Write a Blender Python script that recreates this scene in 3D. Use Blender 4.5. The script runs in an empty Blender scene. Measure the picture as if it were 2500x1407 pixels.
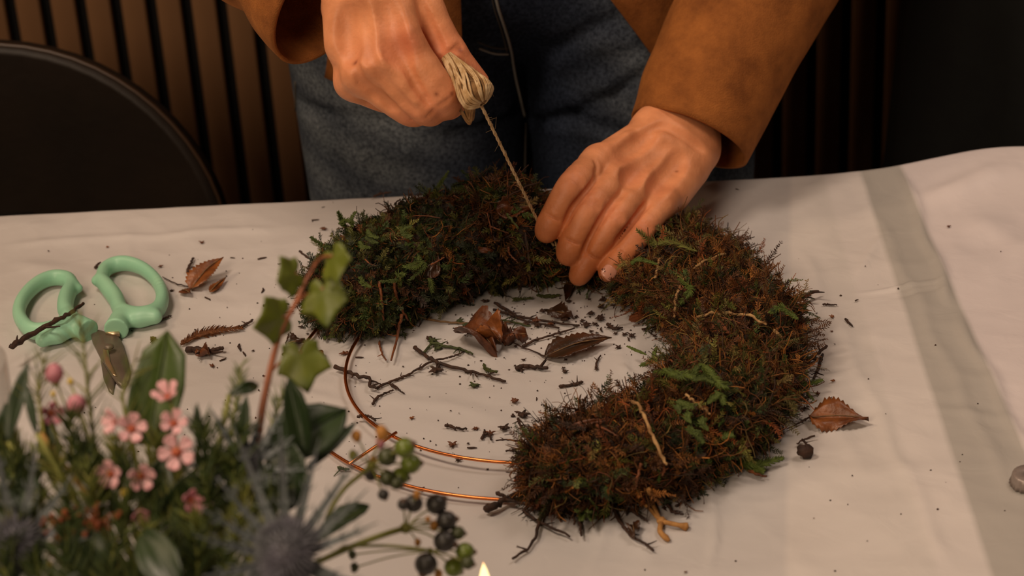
import bpy, math
import numpy as np
from mathutils import Vector, Matrix
from mathutils.bvhtree import BVHTree
rng = np.random.default_rng(7)
S = bpy.context.scene
COL = S.collection
TZ = 0.75                                   # table top height

# ------------------------------------------------------------------ camera
PITCH, ROLL, FPX = math.radians(28.3), math.radians(3.5), 5319.0
CAMP = np.array([0.0, 0.0, TZ + 0.80])
_c, _s = math.cos(ROLL), math.sin(ROLL)
_X = np.array([1., 0, 0]); _U0 = np.array([0, math.sin(PITCH), math.cos(PITCH)])
FWD = np.array([0, math.cos(PITCH), -math.sin(PITCH)])
RGT = _c * _X - _s * _U0
UPV = _s * _X + _c * _U0
cam = bpy.data.cameras.new('camera'); camo = bpy.data.objects.new('camera', cam); COL.objects.link(camo)
cam.sensor_width = 23.5; cam.lens = 23.5 * FPX / 2500
M = Matrix(((RGT[0], UPV[0], -FWD[0], CAMP[0]), (RGT[1], UPV[1], -FWD[1], CAMP[1]), (RGT[2], UPV[2], -FWD[2], CAMP[2]), (0, 0, 0, 1)))
camo.matrix_world = M
cam.dof.use_dof = True; cam.dof.focus_distance = 1.56; cam.dof.aperture_fstop = 5.2
cam.clip_start = 0.05
S.camera = camo

# ------------------------------------------------------------------ world, lamps, exposure
S.view_settings.view_transform = 'Standard'; S.view_settings.look = 'None'
S.view_settings.gamma = 1.0; S.view_settings.use_curve_mapping = False
S.view_settings.exposure = 0.18
w = bpy.data.worlds.new('world'); S.world = w; w.use_nodes = True
w.node_tree.nodes['Background'].inputs[0].default_value = (1.0, 0.72, 0.5, 1)
w.node_tree.nodes['Background'].inputs[1].default_value = 0.05

def area(name, loc, target, size, power, color):
    l = bpy.data.lights.new(name, 'AREA'); l.energy = power; l.size = size; l.color = color; l.shape = 'DISK'
    o = bpy.data.objects.new(name, l); COL.objects.link(o); o.location = loc
    o.rotation_euler = (Vector(target) - Vector(loc)).to_track_quat('-Z', 'Y').to_euler()
    return o
area('ceiling_and_fill_light', (-0.70, 0.95, 2.45), (0.0, 1.45, 0.75), 0.45, 12.0, (1.0, 0.77, 0.58))
area('ceiling_and_fill_light', (0.95, 1.50, 2.45), (0.1, 1.4, 0.75), 0.60, 6.5, (1.0, 0.78, 0.62))  # weaker fill added at the right to soften the light, not a known lamp
area('ceiling_and_fill_light', (-0.9, -0.9, 2.3), (-0.3, 1.7, 0.8), 0.9, 22.0, (1.0, 0.74, 0.52))
area('ceiling_and_fill_light', (-1.5, 1.5, 2.45), (-0.9, 2.3, 0.8), 0.4, 7.0, (1.0, 0.72, 0.46))

# ------------------------------------------------------------------ pixel -> world helpers
def ray(px, py):
    d = FWD * FPX + RGT * (px - 1250) + UPV * (703.5 - py)
    return d / np.linalg.norm(d)
def PZ(px, py, z=TZ):
    d = ray(px, py); return CAMP + d * ((z - CAMP[2]) / d[2])
def PY(px, py, y):
    d = ray(px, py); return CAMP + d * (y / d[1])

# ------------------------------------------------------------------ object helpers
def tag(o, label=None, cat=None, group=None, kind=None):
    if label: o['label'] = label
    if cat: o['category'] = cat
    if group: o['group'] = group
    if kind: o['kind'] = kind
    return o
def empty(name, loc=(0, 0, 0)):
    o = bpy.data.objects.new(name, None); COL.objects.link(o); o.location = loc; o.empty_display_size = .02
    return o
def put(o, parent):
    """parent keeping world position (parents are unrotated, unscaled)"""
    o.parent = parent
    o.location = Vector(o.location) - (Vector(parent.location) if parent.parent is None else Vector(parent.location) + Vector(parent.parent.location))
    return o
def mesh_np(name, V, F, mat, parent=None, smooth=True, col=None, origin=None):
    """V (n,3) world; F: list of int arrays (m,k)"""
    V = np.asarray(V, dtype=np.float64)
    if not isinstance(F, (list, tuple)): F = [F]
    F = [np.asarray(f, dtype=np.int64) for f in F if len(f)]
    if origin is None:
        origin = np.array([(V[:, 0].min() + V[:, 0].max()) / 2, (V[:, 1].min() + V[:, 1].max()) / 2, V[:, 2].min()])
    origin = np.array(origin, dtype=float)
    me = bpy.data.meshes.new(name)
    me.vertices.add(len(V)); me.vertices.foreach_set('co', (V - origin).astype(np.float32).ravel())
    nl = sum(f.size for f in F); nf = sum(len(f) for f in F)
    me.loops.add(nl); me.polygons.add(nf)
    me.loops.foreach_set('vertex_index', np.concatenate([f.ravel() for f in F]).astype(np.int32))
    ls = []; off = 0
    for f in F:
        ls.append(off + np.arange(len(f)) * f.shape[1]); off += f.size
    me.polygons.foreach_set('loop_start', np.concatenate(ls).astype(np.int32))
    me.update(calc_edges=True); me.validate()
    if smooth: me.polygons.foreach_set('use_smooth', np.ones(len(me.polygons), dtype=bool))
    if col is not None:
        a = me.attributes.new('Col', 'FLOAT_COLOR', 'POINT')
        c = np.ones((len(V), 4), dtype=np.float32); c[:, :3] = col
        a.data.foreach_set('color', c.ravel())
    me.materials.append(mat)
    o = bpy.data.objects.new(name, me); COL.objects.link(o); o.location = origin
    if parent is not None: put(o, parent)
    return o
class MB:
    """collects vertices and faces of one mesh"""
    def __init__(s): s.V = []; s.Q = []; s.T = []; s.C = []; s.n = 0
    def add(s, V, Q=None, T=None, col=None):
        V = np.asarray(V, float).reshape(-1, 3)
        if Q is not None and len(Q): s.Q.append(np.asarray(Q) + s.n)
        if T is not None and len(T): s.T.append(np.asarray(T) + s.n)
        c = np.ones((len(V), 3)) if col is None else np.broadcast_to(np.asarray(col, float), (len(V), 3))
        s.C.append(c); s.V.append(V); s.n += len(V); return s
    def build(s, name, mat, parent=None, smooth=True, col=False, origin=None):
        F = []
        if s.Q: F.append(np.concatenate(s.Q))
        if s.T: F.append(np.concatenate(s.T))
        return mesh_np(name, np.concatenate(s.V), F, mat, parent, smooth, np.concatenate(s.C) if col else None, origin)
    def tube(s, P, R, sides=6, col=None, flat=1.0, up=None):
        P = np.asarray(P, float); n = len(P); R = np.broadcast_to(np.asarray(R, float), (n,))
        T = np.gradient(P, axis=0); T /= np.linalg.norm(T, axis=1)[:, None] + 1e-12
        a = np.array([0, 0, 1.]) if up is None else np.asarray(up, float)
        if up is None and abs(T[0] @ a) > .9: a = np.array([1., 0, 0])
        N = np.zeros_like(P); pn = a
        for i in range(n):
            v = pn - T[i] * (pn @ T[i]); v /= np.linalg.norm(v) + 1e-12; N[i] = v; pn = v
        B = np.cross(T, N)
        th = np.arange(sides) / sides * 2 * np.pi
        ring = N[:, None] * (np.cos(th) * flat)[None, :, None] + B[:, None] * np.sin(th)[None, :, None]
        V = (P[:, None] + ring * R[:, None, None]).reshape(-1, 3)
        i = np.arange(n - 1)[:, None] * sides; j = np.arange(sides)[None]; j2 = (j + 1) % sides
        Q = np.stack([i + j, i + j2, i + sides + j2, i + sides + j], -1).reshape(-1, 4)
        V = np.concatenate([V, P[:1] - T[:1] * R[0] * .3, P[-1:] + T[-1:] * R[-1] * .5]); a0 = n * sides; e = (n - 1) * sides
        Tt = [(a0, (k + 1) % sides, k) for k in range(sides)] + [(a0 + 1, e + k, e + (k + 1) % sides) for k in range(sides)]
        if col is not None and np.ndim(col) == 2: col = np.concatenate([np.repeat(col, sides, 0), col[:1], col[-1:]])
        return s.add(V, Q, Tt, col)
    def box(s, lo, hi, col=None):
        lo = np.array(lo, float); hi = np.array(hi, float)
        V = np.array([[x, y, z] for x in (0, 1) for y in (0, 1) for z in (0, 1)]) * (hi - lo) + lo
        return s.add(V, [(0, 1, 3, 2), (4, 6, 7, 5), (0, 4, 5, 1), (2, 3, 7, 6), (0, 2, 6, 4), (1, 5, 7, 3)], None, col)
    def lathe(s, prof, center, sides=32, axis=None):
        prof = np.asarray(prof, float); n = len(prof); th = np.arange(sides) / sides * 2 * np.pi
        V = np.stack([prof[:, 0:1] * np.cos(th), prof[:, 0:1] * np.sin(th), np.repeat(prof[:, 1:2], sides, 1)], -1).reshape(-1, 3)
        if axis is not None:
            q = Vector((0, 0, 1)).rotation_difference(Vector(axis)); V = V @ np.array(q.to_matrix()).T
        i = np.arange(n - 1)[:, None] * sides; j = np.arange(sides)[None]; j2 = (j + 1) % sides
        Q = np.stack([i + j, i + j2, i + sides + j2, i + sides + j], -1).reshape(-1, 4)
        return s.add(V + np.asarray(center), Q)
    def ball(s, c, r, sides=12, rings=8, scale=(1, 1, 1), bump=0, col=None):
        th = np.arange(sides) / sides * 2 * np.pi; ph = np.linspace(.06, np.pi - .06, rings)
        V = np.stack([np.sin(ph)[:, None] * np.cos(th), np.sin(ph)[:, None] * np.sin(th), np.repeat(np.cos(ph)[:, None], sides, 1)], -1).reshape(-1, 3)
        if bump: V *= 1 + bump * rng.standard_normal((len(V), 1))
        V = V * np.array(scale) * r + np.asarray(c)
        i = np.arange(rings - 1)[:, None] * sides; j = np.arange(sides)[None]; j2 = (j + 1) % sides
        Q = np.stack([i + j2, i + j, i + sides + j, i + sides + j2], -1).reshape(-1, 4)
        V = np.concatenate([V, V[:sides].mean(0, keepdims=True), V[-sides:].mean(0, keepdims=True)]); a0 = rings * sides; e = a0 - sides
        T = [(a0, k, (k + 1) % sides) for k in range(sides)] + [(a0 + 1, e + (k + 1) % sides, e + k) for k in range(sides)]
        return s.add(V, Q, T, col)
def smooth_path(P, n=24):
    P = np.asarray(P, float)
    if len(P) == 2: t = np.linspace(0, 1, n)[:, None]; return P[0] * (1 - t) + P[1] * t
    Q = np.concatenate([[2 * P[0] - P[1]], P, [2 * P[-1] - P[-2]]]); out = []
    ts = np.linspace(0, len(P) - 1 - 1e-9, n)
    for t in ts:
        i = int(t); u = t - i; a, b, c, d = Q[i:i + 4]
        out.append(.5 * ((2 * b) + (c - a) * u + (2 * a - 5 * b + 4 * c - d) * u * u + (-a + 3 * b - 3 * c + d) * u ** 3))
    return np.array(out)

# ------------------------------------------------------------------ signed-distance modelling
class Field:
    def __init__(s, lo, hi, h):
        s.lo = np.array(lo, float); s.h = h; s.n = np.ceil((np.array(hi) - s.lo) / h).astype(int) + 1
        s.v = np.full(s.n, .5, dtype=np.float32)
    def new(s):
        f = Field.__new__(Field); f.lo = s.lo; f.h = s.h; f.n = s.n; f.v = np.full(s.n, .5, dtype=np.float32); return f
    def _sl(s, lo, hi):
        a = np.clip(np.floor((lo - s.lo) / s.h).astype(int), 0, s.n - 1); b = np.clip(np.ceil((hi - s.lo) / s.h).astype(int) + 1, 1, s.n)
        g = [s.lo[i] + np.arange(a[i], b[i]) * s.h for i in range(3)]
        return tuple(slice(a[i], b[i]) for i in range(3)), g[0][:, None, None].astype(np.float32), g[1][None, :, None].astype(np.float32), g[2][None, None, :].astype(np.float32)
    def cone(s, a, b, ra, rb=None, k=.004, sub=False, zs=1.0):
        rb = ra if rb is None else rb
        a = np.array(a, float); b = np.array(b, float); R = max(ra, rb) * max(1, zs) + k + 3 * s.h
        lo = np.minimum(a, b) - R; hi = np.maximum(a, b) + R
        if np.any(hi < s.lo) or np.any(lo > s.lo + s.n * s.h): return s
        sl, X, Y, Z = s._sl(lo, hi)
        d = b - a; L = float(d @ d) + 1e-12
        x, y, z = X - a[0], Y - a[1], Z - a[2]
        t = np.clip((x * d[0] + y * d[1] + z * d[2]) / L, 0, 1)
        D = np.sqrt((x - t * d[0]) ** 2 + (y - t * d[1]) ** 2 + ((z - t * d[2]) / zs) ** 2) - (ra + (rb - ra) * t)
        V = s.v[sl]
        if sub:
            hh = np.maximum(k - np.abs(-D - V), 0) / k; s.v[sl] = np.maximum(V, -D) + hh * hh * k * .25
        else:
            hh = np.maximum(k - np.abs(D - V), 0) / k; s.v[sl] = np.minimum(V, D) - hh * hh * k * .25
        return s
    def chain(s, P, R, k=.003, **kw):
        for i in range(len(P) - 1): s.cone(P[i], P[i + 1], R[i], R[i + 1], k, **kw)
        return s
    def join(s, o, k):
        hh = np.maximum(k - np.abs(o.v - s.v), 0) / k; s.v = np.minimum(s.v, o.v) - hh * hh * k * .25; return s
    def mesh(s):
        v = s.v; h = s.h; nx, ny, nz = v.shape; ins = v < 0
        c = [ins[i:nx - 1 + i, j:ny - 1 + j, k:nz - 1 + k] for i in (0, 1) for j in (0, 1) for k in (0, 1)]
        cnt = sum(x.astype(np.int8) for x in c); act = (cnt > 0) & (cnt < 8)
        I = np.argwhere(act); idx = np.full(act.shape, -1, dtype=np.int64); idx[act] = np.arange(len(I))
        acc = np.zeros((len(I), 3)); num = np.zeros(len(I))
        corners = [(i, j, k) for i in (0, 1) for j in (0, 1) for k in (0, 1)]
        val = {q: v[I[:, 0] + q[0], I[:, 1] + q[1], I[:, 2] + q[2]].astype(float) for q in corners}
        for a in corners:
            for ax in range(3):
                if a[ax] == 0:
                    b = list(a); b[ax] = 1; b = tuple(b); va, vb = val[a], val[b]; m = (va < 0) != (vb < 0)
                    t = np.where(m, va / np.where(m, va - vb, 1), 0)
                    p = np.array(a, float)[None].repeat(len(I), 0); p[:, ax] += t
                    acc += p * m[:, None]; num += m
        V = s.lo + (I + acc / num[:, None]) * h
        Q = []
        for ax in range(3):
            sl0 = [slice(1, -1)] * 3; sl0[ax] = slice(0, -1); sl1 = list(sl0); sl1[ax] = slice(1, None)
            A = ins[tuple(sl0)]; B = ins[tuple(sl1)]; ch = np.argwhere(A != B)
            base = ch + np.array([1, 1, 1]); base[:, ax] -= 1
            u, w_ = (ax + 1) % 3, (ax + 2) % 3
            def cell(du, dw):
                q = base.copy(); q[:, u] -= du; q[:, w_] -= dw; return idx[q[:, 0], q[:, 1], q[:, 2]]
            q = np.stack([cell(1, 1), cell(0, 1), cell(0, 0), cell(1, 0)], -1)
            flip = ~A[tuple((base - np.array([1 if i != ax else 0 for i in range(3)])).T)]
            q[flip] = q[flip][:, ::-1]; Q.append(q)
        Q = np.concatenate(Q); Q = Q[(Q >= 0).all(1)]
        return V, Q
def relax(V, Q, it=2, lam=.5):
    n = len(V)
    e = np.concatenate([Q[:, [0, 1]], Q[:, [1, 2]], Q[:, [2, 3]], Q[:, [3, 0]]]); e = np.concatenate([e, e[:, ::-1]])
    cnt = np.bincount(e[:, 0], minlength=n)[:, None] + 1e-9
    for _ in range(it):
        A = np.stack([np.bincount(e[:, 0], weights=V[e[:, 1], k], minlength=n) for k in range(3)], 1) / cnt
        V = V + (A - V) * lam
    return V
def bvh_of(V, Q): return BVHTree.FromPolygons([tuple(v) for v in V], [tuple(int(i) for i in q) for q in Q])
def hit(bvh, px, py, off=0.0):
    d = ray(px, py); r = bvh.ray_cast(Vector(CAMP), Vector(d))
    return None if r[0] is None else np.array(r[0]) + np.array(r[1]) * off * (1 if np.dot(r[1], d) < 0 else -1)

# ------------------------------------------------------------------ materials
def newmat(name):
    m = bpy.data.materials.new(name); m.use_nodes = True; nt = m.node_tree
    return m, nt, nt.nodes['Principled BSDF']
def srgb(r, g, b):
    f = lambda c: (c / 255 / 12.92) if c / 255 <= .04045 else ((c / 255 + .055) / 1.055) ** 2.4
    return (f(r), f(g), f(b), 1)
def mat(name, c, rough=.6, c2=None, scale=20, metal=0, bump=0, bscale=None, spec=.5, trans=0, sss=0, detail=4, ramp=(.35, .65), aniso=None, sheen=0):
    m, nt, p = newmat(name); N, L = nt.nodes, nt.links
    p.inputs['Roughness'].default_value = rough; p.inputs['Metallic'].default_value = metal
    p.inputs['Specular IOR Level'].default_value = spec; p.inputs['Base Color'].default_value = c
    if trans: p.inputs['Transmission Weight'].default_value = trans
    if sheen: p.inputs['Sheen Weight'].default_value = sheen
    tc = N.new('ShaderNodeTexCoord'); mp = N.new('ShaderNodeMapping'); L.new(tc.outputs['Object'], mp.inputs[0])
    if aniso: mp.inputs['Scale'].default_value = aniso
    if c2:
        n = N.new('ShaderNodeTexNoise'); n.inputs['Scale'].default_value = scale; n.inputs['Detail'].default_value = detail; L.new(mp.outputs[0], n.inputs[0])
        r = N.new('ShaderNodeValToRGB'); r.color_ramp.elements[0].position = ramp[0]; r.color_ramp.elements[1].position = ramp[1]
        r.color_ramp.elements[0].color = c; r.color_ramp.elements[1].color = c2
        L.new(n.outputs[0], r.inputs[0]); L.new(r.outputs[0], p.inputs['Base Color'])
    if bump:
        n = N.new('ShaderNodeTexNoise'); n.inputs['Scale'].default_value = bscale or scale * 3; n.inputs['Detail'].default_value = 5; L.new(mp.outputs[0], n.inputs[0])
        b = N.new('ShaderNodeBump'); b.inputs['Strength'].default_value = 1; b.inputs['Distance'].default_value = bump
        L.new(n.outputs[0], b.inputs['Height']); L.new(b.outputs[0], p.inputs['Normal'])
    return m
def colmat(name, rough=.6, noise=.25, scale=400, spec=.4, trans=0.0):
    m, nt, p = newmat(name); N, L = nt.nodes, nt.links
    a = N.new('ShaderNodeAttribute'); a.attribute_name = 'Col'
    n = N.new('ShaderNodeTexNoise'); n.inputs['Scale'].default_value = scale
    tc = N.new('ShaderNodeTexCoord'); L.new(tc.outputs['Object'], n.inputs[0])
    mr = N.new('ShaderNodeMapRange'); mr.inputs[3].default_value = 1 - noise; mr.inputs[4].default_value = 1 + noise; L.new(n.outputs[0], mr.inputs[0])
    mx = N.new('ShaderNodeVectorMath'); mx.operation = 'SCALE'; L.new(a.outputs['Color'], mx.inputs[0]); L.new(mr.outputs[0], mx.inputs['Scale'])
    L.new(mx.outputs[0], p.inputs['Base Color']); p.inputs['Roughness'].default_value = rough; p.inputs['Specular IOR Level'].default_value = spec
    if trans:
        out = N['Material Output']; t = N.new('ShaderNodeBsdfTranslucent'); L.new(mx.outputs[0], t.inputs[0]); ms = N.new('ShaderNodeMixShader'); ms.inputs[0].default_value = trans
        L.new(p.outputs[0], ms.inputs[1]); L.new(t.outputs[0], ms.inputs[2]); L.new(ms.outputs[0], out.inputs[0])
    return m

# ================================================================== SETTING
m_slat = mat('walnut_veneer', srgb(158, 116, 80), .6, srgb(136, 96, 64), 6, bump=.0004, bscale=40, aniso=(1.2, 1, .35))
m_felt = mat('black_felt', srgb(14, 10, 8), .95)
m_wall = mat('plaster', srgb(120, 100, 84), .9)
m_floor = mat('oak_floor', srgb(92, 66, 44), .5, srgb(70, 48, 30), 4, aniso=(1, 8, 1))
WY = 2.36
wall = MB().box((-3, WY + .02, 0), (3, WY + .14, 2.7)).build('wall_back', m_felt, smooth=False); tag(wall, kind='structure')
def pxslat():
    # slat pitch 40 mm, slats 27 mm wide, phase read from the first dark gap of the photograph
    g = PY(47, 150, WY)[0]
    return g
g0 = pxslat()
slat0 = None
for i in range(-30, 62):
    x = g0 + .0065 + .04 * i
    if slat0 is None:
        b = MB(); c = .0015
        pr = np.array([(0, .02), (0, c), (c, 0), (.027 - c, 0), (.027, c), (.027, .02)])
        V = np.concatenate([np.c_[pr, np.zeros(6)], np.c_[pr, np.full(6, 2.6)]]) + np.array([x, WY, .02])
        Q = [(k, (k + 1) % 6, (k + 1) % 6 + 6, k + 6) for k in range(6)]
        b.add(V, Q + [(0, 5, 4, 3), (0, 3, 2, 1), (6, 7, 8, 9), (6, 9, 10, 11)])
        slat0 = b.build('slat', m_slat, wall, smooth=False)
    else:
        o = slat0.copy(); COL.objects.link(o); o.location = Vector(slat0.location) + Vector((.04 * (i + 30), 0, 0))
fl = MB().box((-3, -2.5, -.1), (3, WY + .14, 0)).build('floor', m_floor, smooth=False); tag(fl, kind='structure')
ce = MB().box((-3, -2.5, 2.7), (3, WY + .14, 2.8)).build('ceiling', m_wall, smooth=False); tag(ce, kind='structure')
for nm, lo, hi in (('wall_left', (-3.1, -2.5, 0), (-3, WY + .14, 2.7)), ('wall_right', (3, -2.5, 0), (3.1, WY + .14, 2.7)), ('wall_front', (-3, -2.6, 0), (3, -2.5, 2.7))):
    tag(MB().box(lo, hi).build(nm, m_wall, smooth=False), kind='structure')

# ================================================================== TABLE AND CLOTH
E0, E1 = PZ(0, 530)[:2], PZ(2100, 426)[:2]
def edge_y(x): return E0[1] + (x - E0[0]) * (E1[1] - E0[1]) / (E1[0] - E0[0])
XL, XR, YF = -.95, .95, .55
m_wood = mat('table_wood', srgb(90, 62, 40), .5, srgb(70, 46, 28), 5, aniso=(1, 8, 1))
tb = empty('table', (0, (YF + 1.6) / 2, 0)); tag(tb, 'long dining table hidden under the white cloth', 'table')
V = np.array([(XL + .02, YF + .02, 0), (XR - .02, YF + .02, 0), (XR - .02, edge_y(XR) - .008, 0), (XL + .02, edge_y(XL) - .008, 0)])
b = MB(); b.add(np.concatenate([V + (0, 0, TZ - .035), V + (0, 0, TZ - .004)]), [(3, 2, 1, 0), (4, 5, 6, 7), (0, 1, 5, 4), (1, 2, 6, 5), (2, 3, 7, 6), (3, 0, 4, 7)])
b.build('tabletop', m_wood, tb, smooth=False)
for x, y in ((XL + .1, YF + .1), (XR - .1, YF + .1), (XL + .1, 1.48), (XR - .1, 1.55)):
    MB().box((x - .03, y - .03, 0), (x + .03, y + .03, TZ - .035)).build('leg', m_wood, tb, smooth=False)

def ridge(X, Y, px0, px1, w, h):
    """a crease from pixel point to pixel point"""
    a, b_ = PZ(*px0)[:2], PZ(*px1)[:2]; d = b_ - a; L = np.hypot(*d); d /= L
    t = (X - a[0]) * d[0] + (Y - a[1]) * d[1]; s = -(X - a[0]) * d[1] + (Y - a[1]) * d[0]
    s = s + .002 * np.sin(t * 60 + px0[0])
    env = np.clip(t / .03, 0, 1) * np.clip((L - t) / .03, 0, 1)
    return h * env * np.exp(-(s / w) ** 2)
creases = [((2090, 430), (2480, 1230), .005, .0012), ((2200, 425), (2330, 760), .004, .0030), ((2330, 760), (2560, 1200), .004, .0024), ((1950, 600), (2330, 1407), .005, .0011),
           ((1735, 1160), (1740, 1407), .0022, .0022), ((1920, 950), (2110, 905), .003, .0014), ((2080, 720), (2320, 690), .002, .0022), ((2150, 735), (2320, 706), .002, -.0015),
           ((2180, 560), (2070, 690), .004, .0014), ((1450, 1407), (1480, 1250), .003, .0012), ((1550, 1260), (1610, 1407), .005, .0012), ((1200, 1240), (1600, 1330), .012, .0018),
           ((2240, 1000), (2500, 1030), .006, .0012), ((2000, 1000), (2110, 1160), .006, .0010), ((1990, 1160), (2330, 1150), .01, .0008),
           ((300, 560), (420, 900), .006, .0012), ((0, 600), (700, 560), .006, .0012), ((20, 640), (600, 760), .010, .0012), ((900, 900), (1230, 860), .006, .0012), ((880, 960), (1250, 1030), .008, .0012),
           ((1500, 850), (1560, 960), .002, .0016), ((560, 930), (900, 1000), .006, .001), ((1150, 1090), (1500, 900), .007, .001), ((2350, 520), (2560, 640), .02, .004), ((2230, 500), (2500, 440), .012, .004), ((2350, 620), (2560, 560), .02, -.003)]
def cloth_h(X, Y):
    Z = np.zeros_like(X)
    for a in range(16):
        an = rng_c[a, 0] * np.pi; f = 18 + 120 * rng_c[a, 1]
        ph = rng_c[a, 2] * 6.28
        u = X * np.cos(an) + Y * np.sin(an) + .012 * np.sin(14 * (Y * np.cos(an) - X * np.sin(an)) + ph)
        Z += (.034 / f) * (1 - np.abs(np.sin(f * u * .5 + ph))) ** 2 * (.5 + .5 * np.sin(9 * X * rng_c[a, 3] + 7 * Y + ph))
    for c in creases: Z += ridge(X, Y, *c)
    # smooth padded fold at the far right, where thick fabric bunches
    return Z * 1.15
rng_c = np.random.default_rng(3).random((16, 4))
nx, ny = 620, 420
xs = np.linspace(XL, XR, nx); v = np.linspace(0, 1, ny)
Xg = np.repeat(xs[:, None], ny, 1); Yb = edge_y(Xg); Yg = YF + (Yb - YF) * v[None]
def hump(X, Y):
    # padded fold at the far right, where thick fabric bunches under the sheet
    return .019 * np.exp(-((X - .42) / .085) ** 2 - ((Y - 1.66) / .07) ** 2) + .006 * np.exp(-((X - .50) / .05) ** 2 - ((Y - 1.45) / .16) ** 2)
Zg = TZ + cloth_h(Xg, Yg) * (.25 + .75 * np.clip((Yb - Yg) / .02, 0, 1)) + hump(Xg, Yg)
# rolls over the back edge and hangs down
drop = []
for k, (dy, dz) in enumerate([(.004, -.0015), (.008, -.005), (.010, -.012), (.013, -.05), (.020, -.12), (.018, -.20), (.022, -.28)]):
    wav = .006 * np.sin(xs * 26 + 1) * (k / 6.)
    drop.append(np.stack([xs, Yb[:, -1] + dy + wav, Zg[:, -1] + dz], -1))
fr = []
for k, (dy, dz) in enumerate([(-.22e-1, -.28), (-.018, -.20), (-.020, -.12), (-.013, -.05), (-.010, -.012), (-.008, -.005), (-.004, -.0015)]):
    wav = -.006 * np.sin(xs * 23 + 2) * (1 - k / 6.)
    fr.append(np.stack([xs, Yg[:, 0] + dy + wav, Zg[:, 0] + dz], -1))
G = np.concatenate([np.stack(fr, 1), np.stack([Xg, Yg, Zg], -1), np.stack(drop, 1)], 1); n2 = G.shape[1]
i = np.arange(nx - 1)[:, None] * n2; j = np.arange(n2 - 1)[None]
Q = np.stack([i + j, i + n2 + j, i + n2 + j + 1, i + j + 1], -1).reshape(-1, 4)
m_cloth, nt, p = newmat('thin_plastic_cover'); N, L = nt.nodes, nt.links
p.inputs['Roughness'].default_value = .36; p.inputs['Specular IOR Level'].default_value = .35
geo = N.new('ShaderNodeNewGeometry')
def band(p0, p1, soft=.0025):
    """1 on the right-hand side of the line p0->p1 (world xy)"""
    a, b_ = PZ(*p0)[:2], PZ(*p1)[:2]; d = (b_ - a) / np.hypot(*(b_ - a)); n = np.array([d[1], -d[0]])
    dot = N.new('ShaderNodeVectorMath'); dot.operation = 'DOT_PRODUCT'; L.new(geo.outputs['Position'], dot.inputs[0]); dot.inputs[1].default_value = (n[0], n[1], 0)
    mr = N.new('ShaderNodeMapRange'); c = float(n @ a); mr.inputs[1].default_value = c - soft; mr.inputs[2].default_value = c + soft
    L.new(dot.outputs['Value'], mr.inputs[0]); return mr.outputs[0]
def mth(op, a, b_):
    q = N.new('ShaderNodeMath'); q.operation = op
    for k, t in enumerate((a, b_)):
        if isinstance(t, (int, float)): q.inputs[k].default_value = t
        else: L.new(t, q.inputs[k])
    return q.outputs[0]
e1 = band((2420, 1407), (2098, 424)); e2 = band((2640, 1407), (2200, 423)); e0 = band((2290, 1407), (2010, 430)); e3 = band((1930, 470), (1925, 900))
dbl = mth('MULTIPLY', e1, mth('SUBTRACT', 1.0, e2))
lite = mth('MULTIPLY', e0, mth('SUBTRACT', 1.0, e1))
n1 = N.new('ShaderNodeTexNoise'); n1.inputs['Scale'].default_value = 7; n1.inputs['Detail'].default_value = 5; n1.inputs['Distortion'].default_value = 1.2; L.new(geo.outputs['Position'], n1.inputs[0])
rp = N.new('ShaderNodeValToRGB'); rp.color_ramp.elements[0].position = .3; rp.color_ramp.elements[1].position = .7
rp.color_ramp.elements[0].color = srgb(206, 200, 196); rp.color_ramp.elements[1].color = srgb(220, 214, 210); L.new(n1.outputs[0], rp.inputs[0])
def mixc(f, A, Bc):
    q = N.new('ShaderNodeMix'); q.data_type = 'RGBA'; L.new(f, q.inputs[0]); L.new(A, q.inputs[6]); q.inputs[7].default_value = Bc; return q.outputs[2]
cc = mixc(mth('MULTIPLY', dbl, .85), rp.outputs[0], srgb(176, 172, 166))
cc = mixc(mth('MULTIPLY', lite, .35), cc, srgb(228, 220, 218)); cc = mixc(mth('MULTIPLY', e2, .55), cc, srgb(232, 220, 224))
cc = mixc(mth('MULTIPLY', mth('MULTIPLY', e3, mth('SUBTRACT', 1.0, e0)), .35), cc, srgb(176, 176, 180))
L.new(cc, p.inputs['Base Color'])
n2_ = N.new('ShaderNodeTexNoise'); n2_.inputs['Scale'].default_value = 38; n2_.inputs['Detail'].default_value = 7; n2_.inputs['Distortion'].default_value = 1.0; L.new(geo.outputs['Position'], n2_.inputs[0])
bm = N.new('ShaderNodeBump'); bm.inputs['Strength'].default_value = .5; bm.inputs['Distance'].default_value = .0014; L.new(n2_.outputs[0], bm.inputs['Height']); L.new(bm.outputs[0], p.inputs['Normal'])
cloth = mesh_np('tablecloth', G.reshape(-1, 3), Q, m_cloth)
tag(cloth, 'white creased protective sheet with grey overlap bands spread over the table', 'tablecloth')
def table_z(x, y):
    Z = TZ + cloth_h(np.array([[x]]), np.array([[y]]))[0, 0] + hump(x, y); return float(Z)
def on_table(px, py, dz=0):
    P = PZ(px, py); P = PZ(px, py, table_z(P[0], P[1]) + dz); return P

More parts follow.
